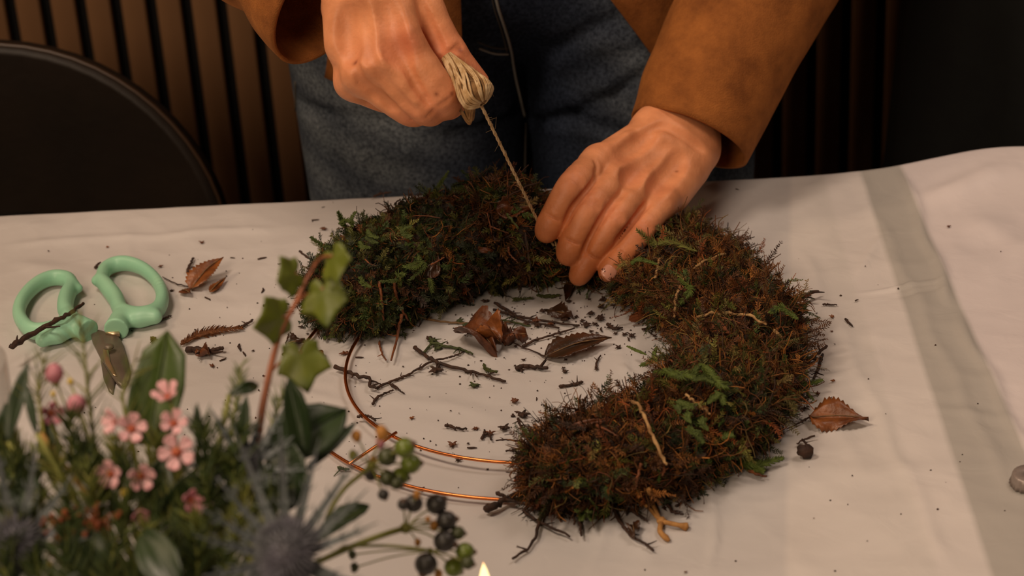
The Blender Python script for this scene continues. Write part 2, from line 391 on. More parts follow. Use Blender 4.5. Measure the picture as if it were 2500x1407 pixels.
# ================================================================== PERSON
def C2(x, y): return (1200 + x / 2.559, 200 + y / 2.559)        # close-up coordinates of the right-hand side hand
def C1(x, y): return (500 + x / 3.125, y / 3.125)               # close-up coordinates of the fist
def J(c, y): return PY(c[0], c[1], y)
m_skin, nt, p = newmat('skin'); N, L = nt.nodes, nt.links
a = N.new('ShaderNodeAttribute'); a.attribute_name = 'Col'
n = N.new('ShaderNodeTexNoise'); n.inputs['Scale'].default_value = 55; n.inputs['Detail'].default_value = 5
tc = N.new('ShaderNodeTexCoord'); L.new(tc.outputs['Object'], n.inputs[0])
r = N.new('ShaderNodeValToRGB'); r.color_ramp.elements[0].position = .3; r.color_ramp.elements[1].position = .72
r.color_ramp.elements[0].color = (.80, .72, .66, 1); r.color_ramp.elements[1].color = (1.12, 1.08, 1.06, 1); L.new(n.outputs[0], r.inputs[0])
mx = N.new('ShaderNodeMix'); mx.data_type = 'RGBA'; mx.blend_type = 'MULTIPLY'; mx.inputs[0].default_value = 1
L.new(a.outputs['Color'], mx.inputs[6]); L.new(r.outputs[0], mx.inputs[7]); L.new(mx.outputs[2], p.inputs['Base Color'])
p.inputs['Roughness'].default_value = .48; p.inputs['Specular IOR Level'].default_value = .35
p.inputs['Subsurface Weight'].default_value = .12; p.inputs['Subsurface Radius'].default_value = (.012, .004, .002); p.inputs['Subsurface Scale'].default_value = .35
n3 = N.new('ShaderNodeTexNoise'); n3.inputs['Scale'].default_value = 420; n3.inputs['Detail'].default_value = 4; L.new(tc.outputs['Object'], n3.inputs[0])
bmp = N.new('ShaderNodeBump'); bmp.inputs['Distance'].default_value = .0005; bmp.inputs['Strength'].default_value = .6; L.new(n3.outputs[0], bmp.inputs['Height']); L.new(bmp.outputs[0], p.inputs['Normal'])

def build_hand(fingers, radii, thumb, thumb_r, palm, tendons, creases, veins, lo, hi, h=.00125, kp=.007, grooves=()):
    F = Field(lo, hi, h); G = F.new()
    for P, R in zip(fingers, radii):
        f = F.new()
        # bones first, then knuckle swells and finger pads
        Ps = smooth_path(P, 13); Rs = np.interp(np.linspace(0, 1, 13), np.linspace(0, 1, len(R)), R)
        f.chain(Ps * .75 + np.array([np.array(P)[min(int(u), len(P) - 2)] * (1 - (u - min(int(u), len(P) - 2))) + np.array(P)[min(int(u), len(P) - 2) + 1] * (u - min(int(u), len(P) - 2)) for u in np.linspace(0, len(P) - 1, 13)]) * .25, Rs, .004)
        G.join(f, .0022)
    f = F.new(); f.chain(thumb, thumb_r, .004); G.join(f, .003)
    for a_, b_, ra, rb in palm: F.cone(a_, b_, ra, rb, .012)
    F.join(G, kp)
    for a_, b_, ra, rb in tendons: F.cone(a_, b_, ra, rb, .007)
    for a_, b_, ra in veins: F.cone(a_, b_, ra, ra, .004)
    for a_, b_, ra in creases: F.cone(a_, b_, ra, ra, .0022, sub=True)
    if grooves:
        Vg, Qg = F.mesh(); bg = bvh_of(Vg, Qg)
        for pts, r_, k_, off in grooves:
            P = smooth_path([(x, y, 0) for x, y in pts], 14); H = [hit(bg, q[0], q[1], off) for q in P]; H = [q for q in H if q is not None]
            n_ = len(H)
            for i_ in range(n_ - 1):
                if np.linalg.norm(H[i_ + 1] - H[i_]) < .012: e = math.sin(math.pi * (i_ + .7) / (n_ + .4)) ** .5; F.cone(H[i_], H[i_ + 1], r_ * e, r_ * e, k_, sub=True)
    return F

# --- hand pressing on the wreath (the person's left hand)
RF = [[J(C2(668, 505), 1.528), J(C2(505, 645), 1.487), J(C2(385, 845), 1.476), J(C2(342, 940), 1.473)],
      [J(C2(805, 575), 1.520), J(C2(612, 790), 1.480), J(C2(508, 1000), 1.467), J(C2(478, 1082), 1.464)],
      [J(C2(925, 650), 1.518), J(C2(765, 868), 1.477), J(C2(622, 1085), 1.466), J(C2(545, 1215), 1.460)],
      [J(C2(1062, 755), 1.512), J(C2(935, 935), 1.480), J(C2(812, 1095), 1.464), J(C2(728, 1192), 1.455)]]
RR = [[.0124, .0104, .0090, .0083], [.0122, .0108, .0092, .0081], [.0116, .0099, .0084, .0076], [.0106, .0090, .0082, .0076]]
Rth = [J((1575, 372), 1.575), J((1462, 448), 1.563), J((1408, 505), 1.552), J((1380, 548), 1.545)]
wr = [J(C2(1035, 305), 1.583), J(C2(1165, 350), 1.580), J(C2(1265, 425), 1.578)]
fa = [J((1655, 262), 1.63), J((1720, 305), 1.63)]
el = J((1935, -240), 1.735)
palm = [(wr[0], RF[0][0], .0165, .0125), (wr[1], RF[1][0], .0185, .0125), (wr[1], RF[2][0], .0185, .0122), (wr[2], RF[3][0], .0165, .0118),
        (wr[0], wr[2], .0175, .0168), (fa[0], wr[0], .022, .0172), (fa[1], wr[2], .022, .0165), ((fa[0] + fa[1]) / 2, wr[1], .026, .0178),
        ((wr[2] * .7 + RF[3][0] * .3) + (0.002, .0, -.006), (wr[2] * .25 + RF[3][0] * .75) + (.002, 0, -.006), .0150, .0125),
        (wr[0] + (0, .012, -.012), Rth[1], .014, .012), ((RF[0][0] + RF[3][0]) / 2 + (0, .006, -.012), wr[1] + (0, .004, -.008), .02, .018)]
up = np.array([0, -.42, .90])
tend = []
for q, (w_, a1, a2) in enumerate([(wr[0], .0, 1), (wr[1], 0, 1), (wr[1], 0, 1), (wr[2], 0, 1)]):
    A_ = w_ * .55 + wr[1] * .45; B_ = RF[q][0]
    tend.append((A_ * .8 + B_ * .2 + up * .0155, B_ + up * .0112, .0022, .0028))
    tend.append((B_ + up * .0018, B_ + (RF[q][1] - B_) * .12 + up * .0018, .0108, .0100))
tend.append((wr[2] + np.array([.004, .006, .010]), wr[2] + np.array([.006, .012, .010]), .010, .010))
vein = [(wr[1] * .6 + RF[1][0] * .4 + up * .0163, wr[1] * .25 + RF[2][0] * .75 + up * .0135, .0016), (wr[2] * .5 + RF[2][0] * .5 + up * .0158, wr[2] * .15 + RF[3][0] * .85 + up * .0125, .0015),
        (wr[0] * .5 + RF[0][0] * .5 + up * .0150, wr[1] * .2 + RF[0][0] * .8 + up * .0128, .0014)]
def around(P, R, i, r, t=0.0, span=.8):
    """a wrinkle across the back of joint i"""
    ax = P[min(i + 1, len(P) - 1)] - P[i - 1]; ax /= np.linalg.norm(ax); vd = CAMP - P[i]; vd /= np.linalg.norm(vd)
    sd = np.cross(ax, vd); sd /= np.linalg.norm(sd); vv = np.cross(sd, ax); c = P[i] + ax * t
    pts = [c + (sd * math.sin(q) + vv * math.cos(q)) * (R[i] + r * .75) for q in (-span, -span / 2, 0, span / 2, span)]
    return [(pts[q], pts[q + 1], r) for q in range(4)]
cre = []
for P, R in zip(RF, RR):
    for t in (-.0022, .0004, .0028): cre += around(P, R, 1, .00045, t, .6)
    cre += around(P, R, 2, .00035, 0, .6)
Vr = build_hand(RF, RR, Rth, [.0155, .0125, .0105, .0085], palm, tend, cre, vein, (.015, 1.42, .735), (.175, 1.66, .875), grooves=[
    ([C2(655, 560), C2(640, 620), C2(560, 720), C2(500, 800), C2(470, 880)], .0016, .004, .0004), ([C2(830, 680), C2(790, 730), C2(690, 850), C2(600, 1000), C2(575, 1070)], .0013, .004, .0003), ([C2(985, 765), C2(930, 810), C2(860, 890), C2(780, 990)], .0016, .004, .0004),
    ([C2(990, 330), C2(920, 390), C2(800, 480)], .0012, .012, .0010), ([C2(1090, 400), C2(1000, 470), C2(900, 560), C2(850, 610)], .0012, .012, .0010), ([C2(1180, 470), C2(1120, 560), C2(1010, 680)], .0012, .012, .0010),
    ([C2(985, 295), C2(1080, 280), C2(1200, 340), C2(1310, 420)], .0012, .006, .0008), ([C2(645, 490), C2(665, 530), C2(650, 570)], .0008, .003, .0003)])
V1, Q1 = Vr.mesh(); V1 = relax(V1, Q1, 3, .4)

# --- fist holding the skein (the person's right hand)
LF = [[J(C1(1500, 300), 1.385), J(C1(1787, 718), 1.374), J(C1(1850, 800), 1.400), J(C1(1900, 770), 1.416)],
      [J(C1(1300, 440), 1.376), J(C1(1668, 815), 1.371), J(C1(1745, 835), 1.400), J(C1(1760, 780), 1.418)],
      [J(C1(1195, 570), 1.381), J(C1(1545, 838), 1.379), J(C1(1640, 845), 1.404), J(C1(1680, 780), 1.420)],
      [J(C1(1135, 625), 1.394), J(C1(1330, 735), 1.402), J(C1(1440, 770), 1.415), J(C1(1500, 720), 1.424)]]
LR = [[.0128, .0120, .0096, .0084], [.0124, .0106, .0094, .0084], [.0117, .0097, .0088, .0078], [.0114, .0090, .0078, .0072]]
Lth = [J(C1(1520, -330), 1.432), J(C1(1690, 90), 1.412), J(C1(1868, 395), 1.402), J(C1(2075, 628), 1.398)]
lw = [J(C1(1040, -420), 1.444), J(C1(1200, -440), 1.436), J(C1(1360, -450), 1.440)]
palm2 = [(lw[2], LF[0][0], .0170, .0130), (lw[1], LF[1][0], .0180, .0126), (lw[1], LF[2][0], .0180, .0120), (lw[0], LF[3][0], .0165, .0118),
         (lw[0], lw[2], .0180, .0180), (J(C1(1075, -200), 1.425), J(C1(1062, 330), 1.398), .0150, .0130), (J(C1(1300, -300), 1.45), J(C1(1400, 450), 1.42), .020, .018),
         (J(C1(1080, 60), 1.44), J(C1(1180, 600), 1.42), .018, .014), (Lth[0], J(C1(1600, 350), 1.415), .014, .010),
         (lw[0] + (-.085, .055, .030), lw[0], .024, .0175), (lw[2] + (-.085, .055, .030), lw[2], .024, .0175)]
tend2 = []
up2 = np.array([-.1, -.75, .62])
for q, w_ in enumerate([lw[2], lw[1], lw[1], lw[0]]):
    B_ = LF[q][0]
    tend2.append((w_ * .65 + B_ * .35 + up2 * .0148, B_ + up2 * .0105, .0024, .0034))
    tend2.append((B_ + up2 * .0040, B_ + (LF[q][1] - B_) * .10 + up2 * .004, .0108, .0098))
vein2 = [(J(C1(1230, -50), 1.424) + up2 * .017, J(C1(1230, 330), 1.392) + up2 * .013, .0018)]
cre2 = []
for P, R in zip(LF, LR):
    cre2 += around(P, R, 1, .0004, 0, .4)
cre2 += around(Lth, [.0155, .0128, .0112, .009], 2, .0007, -.001, .8) + around(Lth, [.0155, .0128, .0112, .009], 2, .0007, .0018, .8)
Vl = build_hand(LF, LR, Lth, [.0160, .0128, .0112, .0088], palm2, tend2, cre2, vein2, (-.19, 1.33, .90), (.00, 1.56, 1.12), grooves=[
    ([C1(1535, 440), C1(1550, 520), C1(1590, 610), C1(1640, 700), C1(1700, 790)], .0018, .004, .0006), ([C1(1260, 420), C1(1300, 520), C1(1400, 640), C1(1500, 760), C1(1590, 850)], .0018, .005, .0006), ([C1(1150, 480), C1(1180, 610), C1(1260, 690), C1(1370, 770), C1(1440, 830)], .0018, .005, .0006),
    ([C1(1180, 60), C1(1190, 200), C1(1215, 340), C1(1240, 420)], .0022, .012, .0012), ([C1(1090, 80), C1(1080, 260), C1(1110, 450)], .0012, .012, .0010), ([C1(1400, 40), C1(1420, 200), C1(1440, 330), C1(1500, 430)], .0020, .012, .0014),
    ([C1(1640, 10), C1(1690, 140), C1(1740, 260), C1(1800, 380)], .0020, .005, .0006)])
V2, Q2 = Vl.mesh(); V2 = relax(V2, Q2, 3, .4)

# --- arms, torso, neck and head under the clothes
SHL, SHR = np.array([.21, 1.86, 1.36]), np.array([-.17, 1.86, 1.36])
elL, elR = el, J((420, -330), 1.57)
Bf = Field((-.36, 1.55, .70), (.40, 2.06, 1.78), .009)
Bf.cone(elL, SHL, .036, .048, .01).cone((fa[0] + fa[1]) / 2 + (.005, .006, .004), elL, .029, .037, .01)
Bf.cone(elR, SHR, .036, .048, .01).cone(lw[1] + (-.085, .055, .030), elR, .028, .037, .01)
for z0, z1, r0, r1 in ((.97, 1.0, .085, .09), (1.0, 1.2, .09, .112), (1.2, 1.33, .115, .10)):
    for sx in (-.06, .06): Bf.cone((.02 + sx, 1.88, z0), (.02 + sx, 1.88, z1), r0 * .9, r1 * .9, .05)
Bf.cone(SHL, SHR, .055, .055, .05).cone((.02, 1.87, 1.34), (.02, 1.85, 1.48), .055, .05, .03)
Bf.cone((.02, 1.83, 1.56), (.02, 1.85, 1.62), .078, .09, .03).cone((.02, 1.80, 1.50), (.02, 1.81, 1.55), .045, .06, .03)
Bf.cone((.02, 1.742, 1.565), (.02, 1.725, 1.548), .010, .014, .012)
for sx in (-1, 1): Bf.cone((.02 + sx * .086, 1.85, 1.585), (.02 + sx * .09, 1.855, 1.555), .014, .01, .006)
V3, Q3 = Bf.mesh(); V3 = relax(V3, Q3, 2)
keep_hi = lambda V: np.ones(len(V), bool)
Vb = np.concatenate([V1, V2, V3]); Qb = np.concatenate([Q1, Q2 + len(V1), Q3 + len(V1) + len(V2)])
def bridge(P, ia, ib):
    """joins forearm and arm skin under the sleeve"""
    a_ = ia + np.argsort(np.linalg.norm(Vb[ia:ia + nA[ia]] - P, axis=1))[:1]; b_ = ib + np.argsort(np.linalg.norm(Vb[ib:] - P, axis=1))[:1]
    qa = Qb[(Qb == a_[0]).any(1)][0]; qb = Qb[(Qb == b_[0]).any(1)][0]
    return [[qa[k], qa[(k + 1) % 4], qb[(k + 1) % 4], qb[k]] for k in range(4)]
nA = {0: len(V1), len(V1): len(V2)}
Qb = np.concatenate([Qb, bridge((fa[0] + fa[1]) / 2, 0, len(V1) + len(V2)), bridge(lw[1] + (-.085, .055, .030), len(V1), len(V1) + len(V2))])
base = np.array(srgb(224, 154, 110)[:3]); red = np.array(srgb(206, 116, 88)[:3]); dirt = np.array(srgb(184, 102, 48)[:3])
colr = np.repeat(base[None], len(Vb), 0)
def stain(P, r, c, f):
    d = np.linalg.norm(Vb - np.asarray(P), axis=1); k = np.exp(-(d / r) ** 2)[:, None] * f
    colr[:] = colr * (1 - k) + c * k
for P, R in list(zip(RF, RR)) + list(zip(LF, LR)):
    stain(P[3], .018, dirt, .55); stain(P[2], .015, dirt, .45); stain(P[1], .012, red, .45); stain(P[0], .012, red, .35)
    stain((P[1] + P[2]) / 2, .014, dirt, .35)
stain(Lth[3], .02, red, .6); stain(Lth[2], .018, red, .5); stain(J(C1(1530, 330), 1.37), .012, red, .6); stain(J((1620, 620), 1.47), .02, red, .25)
for c_, r_ in ((C1(1885, 715), .0016), (C1(1770, 720), .0012), (C1(1950, 385), .0018), (C2(740, 1215), .0012), (C2(700, 1262), .002)):
    Pq = None
hands_bvh = bvh_of(np.concatenate([V1, V2]), np.concatenate([Q1, Q2 + len(V1)]))
for c_, r_ in ((C1(1885, 715), .0016), (C1(1768, 718), .0014), (C1(1950, 385), .0022), (C1(1150, 480), .0022), (C2(1157, 560), .0011), (C2(905, 1085), .0025)):
    q = hit(hands_bvh, *c_)
    if q is not None: stain(q, r_, np.array(srgb(120, 50, 28)[:3]), .8)
person = mesh_np('person', Vb, Qb, m_skin, col=colr, origin=(.02, 1.86, 0))
tag(person, 'person in brown suede jacket and blue jeans binding the moss wreath with both hands', 'person')

# nails
m_nail = mat('nail', srgb(226, 160, 134), .25, spec=.6)
def nail(P, R, side=0.0, name='fingernail', tip_ext=0.0, s=.72):
    ax = P[3] - P[2]; ax /= np.linalg.norm(ax); vd = CAMP - P[3]; vd /= np.linalg.norm(vd)
    sd = np.cross(ax, vd); sd /= np.linalg.norm(sd); vv = np.cross(sd, ax); vv = vv * math.cos(side) + sd * math.sin(side); sd = np.cross(ax, vv)
    U = np.linspace(-1, 1, 9); W = np.linspace(-1, 1, 9); r = R[3] + .0011
    V = []
    for u in U:
        for w_ in W:
            an = w_ * s * math.sqrt(max(0, 1 - (abs(u) ** 4) * .75)); V.append(P[3] + ax * (u * r * .62 + r * (.22 + tip_ext)) + (sd * math.sin(an) + vv * math.cos(an)) * r * (1 - .10 * max(0, u) ** 2) )
    V = np.array(V); q = np.arange(8)[:, None] * 9 + np.arange(8)[None]
    Q = np.stack([q, q + 1, q + 10, q + 9], -1).reshape(-1, 4)
    o = mesh_np(name, V, Q, m_nail, person)
    md = o.modifiers.new('s', 'SOLIDIFY'); md.thickness = .0007; md.offset = 0
    return o
nail(RF[3], RR[3], -.1); nail(Lth, [0, 0, 0, .0088], 1.2)

# --- jeans
m_denim, nt, p = newmat('denim'); N, L = nt.nodes, nt.links
tc = N.new('ShaderNodeTexCoord')
na = N.new('ShaderNodeTexNoise'); na.inputs['Scale'].default_value = 300; na.inputs['Detail'].default_value = 6; na.inputs['Roughness'].default_value = .75; L.new(tc.outputs['Object'], na.inputs[0])
wv = N.new('ShaderNodeTexWave'); wv.inputs['Scale'].default_value = 420; wv.inputs['Distortion'].default_value = 3; wv.bands_direction = 'DIAGONAL'; L.new(tc.outputs['Object'], wv.inputs[0])
at = N.new('ShaderNodeAttribute'); at.attribute_name = 'Col'
r1 = N.new('ShaderNodeValToRGB'); r1.color_ramp.elements[0].position = .35; r1.color_ramp.elements[1].position = .7; r1.color_ramp.elements[0].color = (.35, .36, .40, 1); r1.color_ramp.elements[1].color = (2.1, 2.05, 1.95, 1); L.new(na.outputs[0], r1.inputs[0])
mx = N.new('ShaderNodeMix'); mx.data_type = 'RGBA'; mx.blend_type = 'MULTIPLY'; mx.inputs[0].default_value = 1; L.new(at.outputs[0], mx.inputs[6]); L.new(r1.outputs[0], mx.inputs[7])
L.new(mx.outputs[2], p.inputs['Base Color']); p.inputs['Roughness'].default_value = .9; p.inputs['Specular IOR Level'].default_value = .15
bmp = N.new('ShaderNodeBump'); bmp.inputs['Distance'].default_value = .0008; L.new(na.outputs[0], bmp.inputs['Height']); L.new(bmp.outputs[0], p.inputs['Normal'])
Jc = PY(1292, 300, 1.80)[0]                       # body's middle
HW = .213
Jf = Field((Jc - .26, 1.64, .04), (Jc + .26, 2.04, 1.02), .0045)
for sx in (-1, 1):
    Jf.cone((Jc + sx * .107, 1.845, .86), (Jc + sx * .103, 1.84, .50), .110, .096, .006)
    Jf.cone((Jc + sx * .103, 1.84, .50), (Jc + sx * .098, 1.85, .09), .096, .070, .02)
g = Jf.new()
for sx in (-1, 1):
    g.cone((Jc + sx * .096, 1.855, .88), (Jc + sx * .070, 1.86, 1.0), .106, .090, .03)
g.cone((Jc - .06, 1.835, .91), (Jc + .06, 1.835, .91), .095, .095, .04)
Jf.join(g, .022)
# folds: pulls that fan out from the crotch, and thigh wrinkles
def fold(p0, p1, r, sub, k=.010, y=1.735):
    A_, B_ = PY(*p0, y), PY(*p1, y); Jf.cone(A_, B_, r, r * .6, k, sub=sub)
V4, Q4 = Jf.mesh(); jb0 = bvh_of(V4, Q4)
def foldp(pts, r, sub, off, k=.010):
    P = [hit(jb0, *q, off) for q in pts]
    P = [q for q in P if q is not None]
    for a_, b_ in zip(P[:-1], P[1:]): Jf.cone(a_, b_, r, r, k, sub=sub)
foldp([(1310, 290), (1400, 262), (1500, 215), (1590, 150)], .005, True, .001)
foldp([(1305, 280), (1400, 245), (1480, 205), (1570, 150)], .005, False, -.002)
foldp([(1300, 300), (1400, 300), (1520, 330)], .004, True, .001); foldp([(1330, 312), (1420, 318), (1520, 350)], .004, False, -.002)
foldp([(1270, 285), (1190, 300), (1090, 330)], .004, True, .001); foldp([(1240, 262), (1170, 280), (1100, 295)], .004, False, -.0015)
foldp([(1240, 170), (1180, 140), (1140, 100)], .004, True, .001); foldp([(1350, 120), (1450, 70), (1530, 30)], .004, True, .0012); foldp([(1360, 160), (1460, 110), (1560, 90)], .004, False, -.002)
foldp([(730, 250), (850, 290), (960, 300)], .004, True, .0022); foldp([(725, 350), (850, 380), (1000, 370)], .004, False, -.0026)
V4, Q4 = Jf.mesh(); V4 = relax(V4, Q4, 3)
rest = V4[:, 2] < 1.0
fade = np.zeros(len(V4))
for sx, zc in ((-1, .80), (1, .80)):
    fade = np.maximum(fade, np.exp(-((V4[:, 0] - Jc - sx * .135) / .062) ** 2 - ((V4[:, 2] - zc) / .13) ** 2 - ((V4[:, 1] - 1.74) / .08) ** 2))
fade = np.maximum(fade, .8 * np.exp(-((np.abs(V4[:, 0] - Jc) - .19) / .03) ** 2))
fd = fade * (.75 + .25 * np.sin(V4[:, 2] * 130 + V4[:, 0] * 60))
dk, lt = np.array(srgb(38, 46, 62)[:3]), np.array(srgb(106, 114, 122)[:3])
cj = dk + (lt - dk) * np.clip(fd, 0, 1)[:, None]
jeans = mesh_np('jeans', V4, Q4, m_denim, person, col=cj)
jb = bvh_of(V4, Q4)
m_thread = mat('thread', srgb(168, 166, 156), .8)
m_thread2 = mat('dark_thread', srgb(84, 78, 70), .8)
def seam(name, pts, r, m, n=40):
    P = [hit(jb, *q, r * .4) for q in smooth_path([(x, y, 0) for x, y in pts], n)[:, :2]]
    P = np.array([q for q in P if q is not None])
    if len(P) > 3:
        return MB().tube(P, r, 5).build(name, m, jeans)
seam('fly_seam', [(1207, -20), (1218, 25), (1233, 70), (1248, 125), (1256, 180), (1268, 235), (1280, 285)], .0013, m_thread)
seam('fly_seam', [(1198, -20), (1208, 25), (1223, 70), (1237, 125)], .0008, m_thread2)
seam('stitching', [(1170, 118), (1205, 130), (1240, 132)], .0010, m_thread)
seam('stitching', [(1165, 102), (1205, 116), (1244, 118)], .0008, m_thread2)
seam('inseam', [(1282, 300), (1281, 350), (1280, 420)], .0012, m_thread2)
seam('side_seam', [(1884, 255), (1888, 300), (1887, 350), (1884, 425)], .0016, m_thread)
seam('side_seam', [(722, 200), (724, 300), (728, 400), (730, 470)], .0012, m_thread2)
# shoes
m_shoe = mat('black_leather', srgb(24, 20, 18), .4)
for sx in (-1, 1):
    f = Field((Jc + sx * .1 - .08, 1.62, -.01), (Jc + sx * .1 + .08, 1.98, .14), .005)
    x = Jc + sx * .1
    f.cone((x, 1.90, .045), (x + sx * .01, 1.73, .036), .042, .038, .02).cone((x, 1.88, .05), (x, 1.86, .10), .04, .045, .02)
    f.v = np.maximum(f.v, (.002 - (f.lo[2] + np.arange(f.n[2]) * f.h))[None, None, :].astype(np.float32))
    a_, b_ = f.mesh(); mesh_np('shoe', a_, b_, m_shoe, person)

# --- suede jacket
m_suede, nt, p = newmat('brown_suede'); N, L = nt.nodes, nt.links
tc = N.new('ShaderNodeTexCoord')
n1 = N.new('ShaderNodeTexNoise'); n1.inputs['Scale'].default_value = 26; n1.inputs['Detail'].default_value = 8; n1.inputs['Roughness'].default_value = .7; L.new(tc.outputs['Object'], n1.inputs[0])
r1 = N.new('ShaderNodeValToRGB'); r1.color_ramp.elements[0].position = .34; r1.color_ramp.elements[1].position = .68
r1.color_ramp.elements[0].color = srgb(110, 62, 26); r1.color_ramp.elements[1].color = srgb(162, 99, 46); L.new(n1.outputs[0], r1.inputs[0])
L.new(r1.outputs[0], p.inputs['Base Color']); p.inputs['Roughness'].default_value = .85; p.inputs['Specular IOR Level'].default_value = .2; p.inputs['Sheen Weight'].default_value = .15
p.inputs['Sheen Tint'].default_value = srgb(200, 140, 80)
n4 = N.new('ShaderNodeTexNoise'); n4.inputs['Scale'].default_value = 900; L.new(tc.outputs['Object'], n4.inputs[0])
bmp = N.new('ShaderNodeBump'); bmp.inputs['Distance'].default_value = .0006; L.new(n4.outputs[0], bmp.inputs['Height']); L.new(bmp.outputs[0], p.inputs['Normal'])
jack = None
def sleeve(path, R, hemtilt, seed, name='sleeve', nseg=70, sides=72, th=.003, flat=None):
    P = smooth_path(path, nseg); t = np.linspace(0, 1, nseg); Rr = np.interp(t, np.linspace(0, 1, len(R)), R)
    T = np.gradient(P, axis=0); T /= np.linalg.norm(T, axis=1)[:, None]
    a_ = np.array(hemtilt, float); Nn = np.zeros_like(P)
    for q in range(nseg):
        v_ = a_ - T[q] * (a_ @ T[q]); v_ /= np.linalg.norm(v_); Nn[q] = v_; a_ = v_
    Bn = np.cross(T, Nn); an = np.arange(sides) / sides * 2 * np.pi
    rs = np.random.default_rng(seed)
    rad = Rr[:, None] * np.ones((1, sides))
    for q in range(9):
        c0 = rs.random(); a0 = rs.random() * 6.28; w0 = .02 + .05 * rs.random(); tw = rs.normal() * 3
        rad += .0042 * rs.choice([-1, 1]) * np.exp(-(((t[:, None] - c0) - .05 * np.cos(an[None] - a0)) / w0) ** 2) * (.5 + .5 * np.cos(an[None] - a0 + tw * (t[:, None] - c0))) * np.clip(t[:, None] * 6, .25, 1)
    V = P[:, None] + (Nn[:, None] * np.cos(an)[None, :, None] + Bn[:, None] * np.sin(an)[None, :, None]) * rad[:, :, None]
    # inner face turned back at the hem
    Vi = P[:, None] + (Nn[:, None] * np.cos(an)[None, :, None] + Bn[:, None] * np.sin(an)[None, :, None]) * (rad[:, :, None] - th)
    A = np.concatenate([Vi[::-1], V], 0); n_ = len(A); A = A.reshape(-1, 3)
    i = np.arange(n_ - 1)[:, None] * sides; j = np.arange(sides)[None]; j2 = (j + 1) % sides
    Q = np.stack([i + j, i + sides + j, i + sides + j2, i + j2], -1).reshape(-1, 4)
    o = mesh_np(name, A, Q, m_suede, jack)
    return A, Q
# jacket body: wraps the torso, open at the front
rows = []; zs = np.linspace(0, 1, 46); nn = 110
hemz = PY(775, 188, 1.76)[2]
for t in zs:
    z = hemz + (1.43 - hemz) * t
    xc = .02 * t + Jc * (1 - t)
    A_ = .222 - .02 * t - max(0, (t - .75)) * .30; B_ = .158 - .018 * t - max(0, t - .75) * .2
    tl = math.radians(-15 + 6 * t); tr = math.radians(14 + 17 * max(0, 1 - t * 6))
    an = np.linspace(tr, 2 * math.pi + tl, nn)
    wv_ = 1 + .022 * np.sin(an * 7 + 2 * t) * (1 - t) + .012 * np.sin(an * 13 + 1)
    rows.append(np.stack([xc + A_ * np.sin(an) * wv_, 1.86 - B_ * np.cos(an) * wv_, np.full(nn, z) + .004 * np.sin(an * 3)], -1))
G_ = np.array(rows); i = np.arange(45)[:, None] * nn; j = np.arange(nn - 1)[None]
Q = np.stack([i + j, i + j + 1, i + nn + j + 1, i + nn + j], -1).reshape(-1, 4)
jack = mesh_np('jacket', G_.reshape(-1, 3), Q, m_suede, person)
md = jack.modifiers.new('s', 'SOLIDIFY'); md.thickness = .0035; md.offset = -1
ccR = J((1683, 338), 1.598)
sleeve([ccR, ccR * .62 + elL * .38 + (.0, 0, .0), elL + (.01, .01, .01), (elL + SHL) / 2 + (.02, .0, 0), SHL], [.0505, .057, .062, .066, .078], (1, 0, .3), 5)
ccL = J((806, -4), 1.468)
sleeve([ccL, ccL * .55 + elR * .45 + (0, 0, -.004), elR + (-.01, .01, 0), (elR + SHR) / 2 + (-.02, 0, 0), SHR], [.0560, .050, .050, .060, .076], (0, 0, 1), 11)
m_shirt = mat('dark_knit', srgb(40, 44, 52), .9, srgb(30, 32, 40), 200, bump=.0008, bscale=300)
rows = []
for t in np.linspace(0, 1, 24):
    z = .975 + .43 * t; an = np.linspace(0, 2 * np.pi, 65)[:-1]; A_ = np.interp(t, [0, .3, .8, .93, 1], [.172, .165, .185, .14, .07]); B_ = np.interp(t, [0, .3, .8, 1], [.122, .118, .120, .065])
    rows.append(np.stack([Jc * (1 - t) + .02 * t + A_ * np.sin(an), 1.872 - B_ * np.cos(an), np.full(64, z)], -1))
G_ = np.array(rows); i = np.arange(23)[:, None] * 64; j = np.arange(64)[None]; j2 = (j + 1) % 64
mesh_np('shirt', G_.reshape(-1, 3), np.stack([i + j, i + j2, i + 64 + j2, i + 64 + j], -1).reshape(-1, 4), m_shirt, person)
# hair cap
m_hair = mat('brown_hair', srgb(70, 46, 30), .5, srgb(48, 30, 20), 60, bump=.001)
f = Field((-.10, 1.72, 1.44), (.14, 2.0, 1.76), .006)
f.cone((.02, 1.86, 1.60), (.02, 1.865, 1.63), .10, .099, .02).cone((.02, 1.90, 1.56), (.02, 1.92, 1.47), .08, .05, .03)
f.cone((.02, 1.72, 1.54), (.02, 1.70, 1.60), .055, .06, .01, sub=True)
a_, b_ = f.mesh(); mesh_np('hair', a_, b_, m_hair, person)

# ------------------------------------------------------------------ skein of twine
m_twine = mat('jute_twine', srgb(216, 188, 146), .8, srgb(176, 140, 92), 160, bump=.0003, bscale=900)
m_twine_d = mat('jute_twine_dark', srgb(150, 112, 66), .8, srgb(110, 76, 38), 160, bump=.0003, bscale=900)
k0, k1 = PY(1092, 140, 1.388), PY(1172, 240, 1.366)
sk = empty('twine_skein', k1 + (0, 0, -.012)); tag(sk, 'beige jute twine skein pinched in the raised fist', 'twine', None)
axv = (k1 - k0); LK = np.linalg.norm(axv); axv /= LK; n_1 = np.cross(axv, (0, 0, 1)); n_1 /= np.linalg.norm(n_1); n_2 = np.cross(axv, n_1)
def teardrop(t): return np.interp(t, [0, .25, .55, .8, .95, 1.05, 1.12], [.0035, .0060, .0090, .0116, .0118, .0088, .001])
b = MB(); b.tube([k0 + axv * LK * t for t in np.linspace(0, 1.1, 12)], [max(.0008, teardrop(t) - .0016) for t in np.linspace(0, 1.1, 12)], 14); b.build('core', m_twine_d, sk)
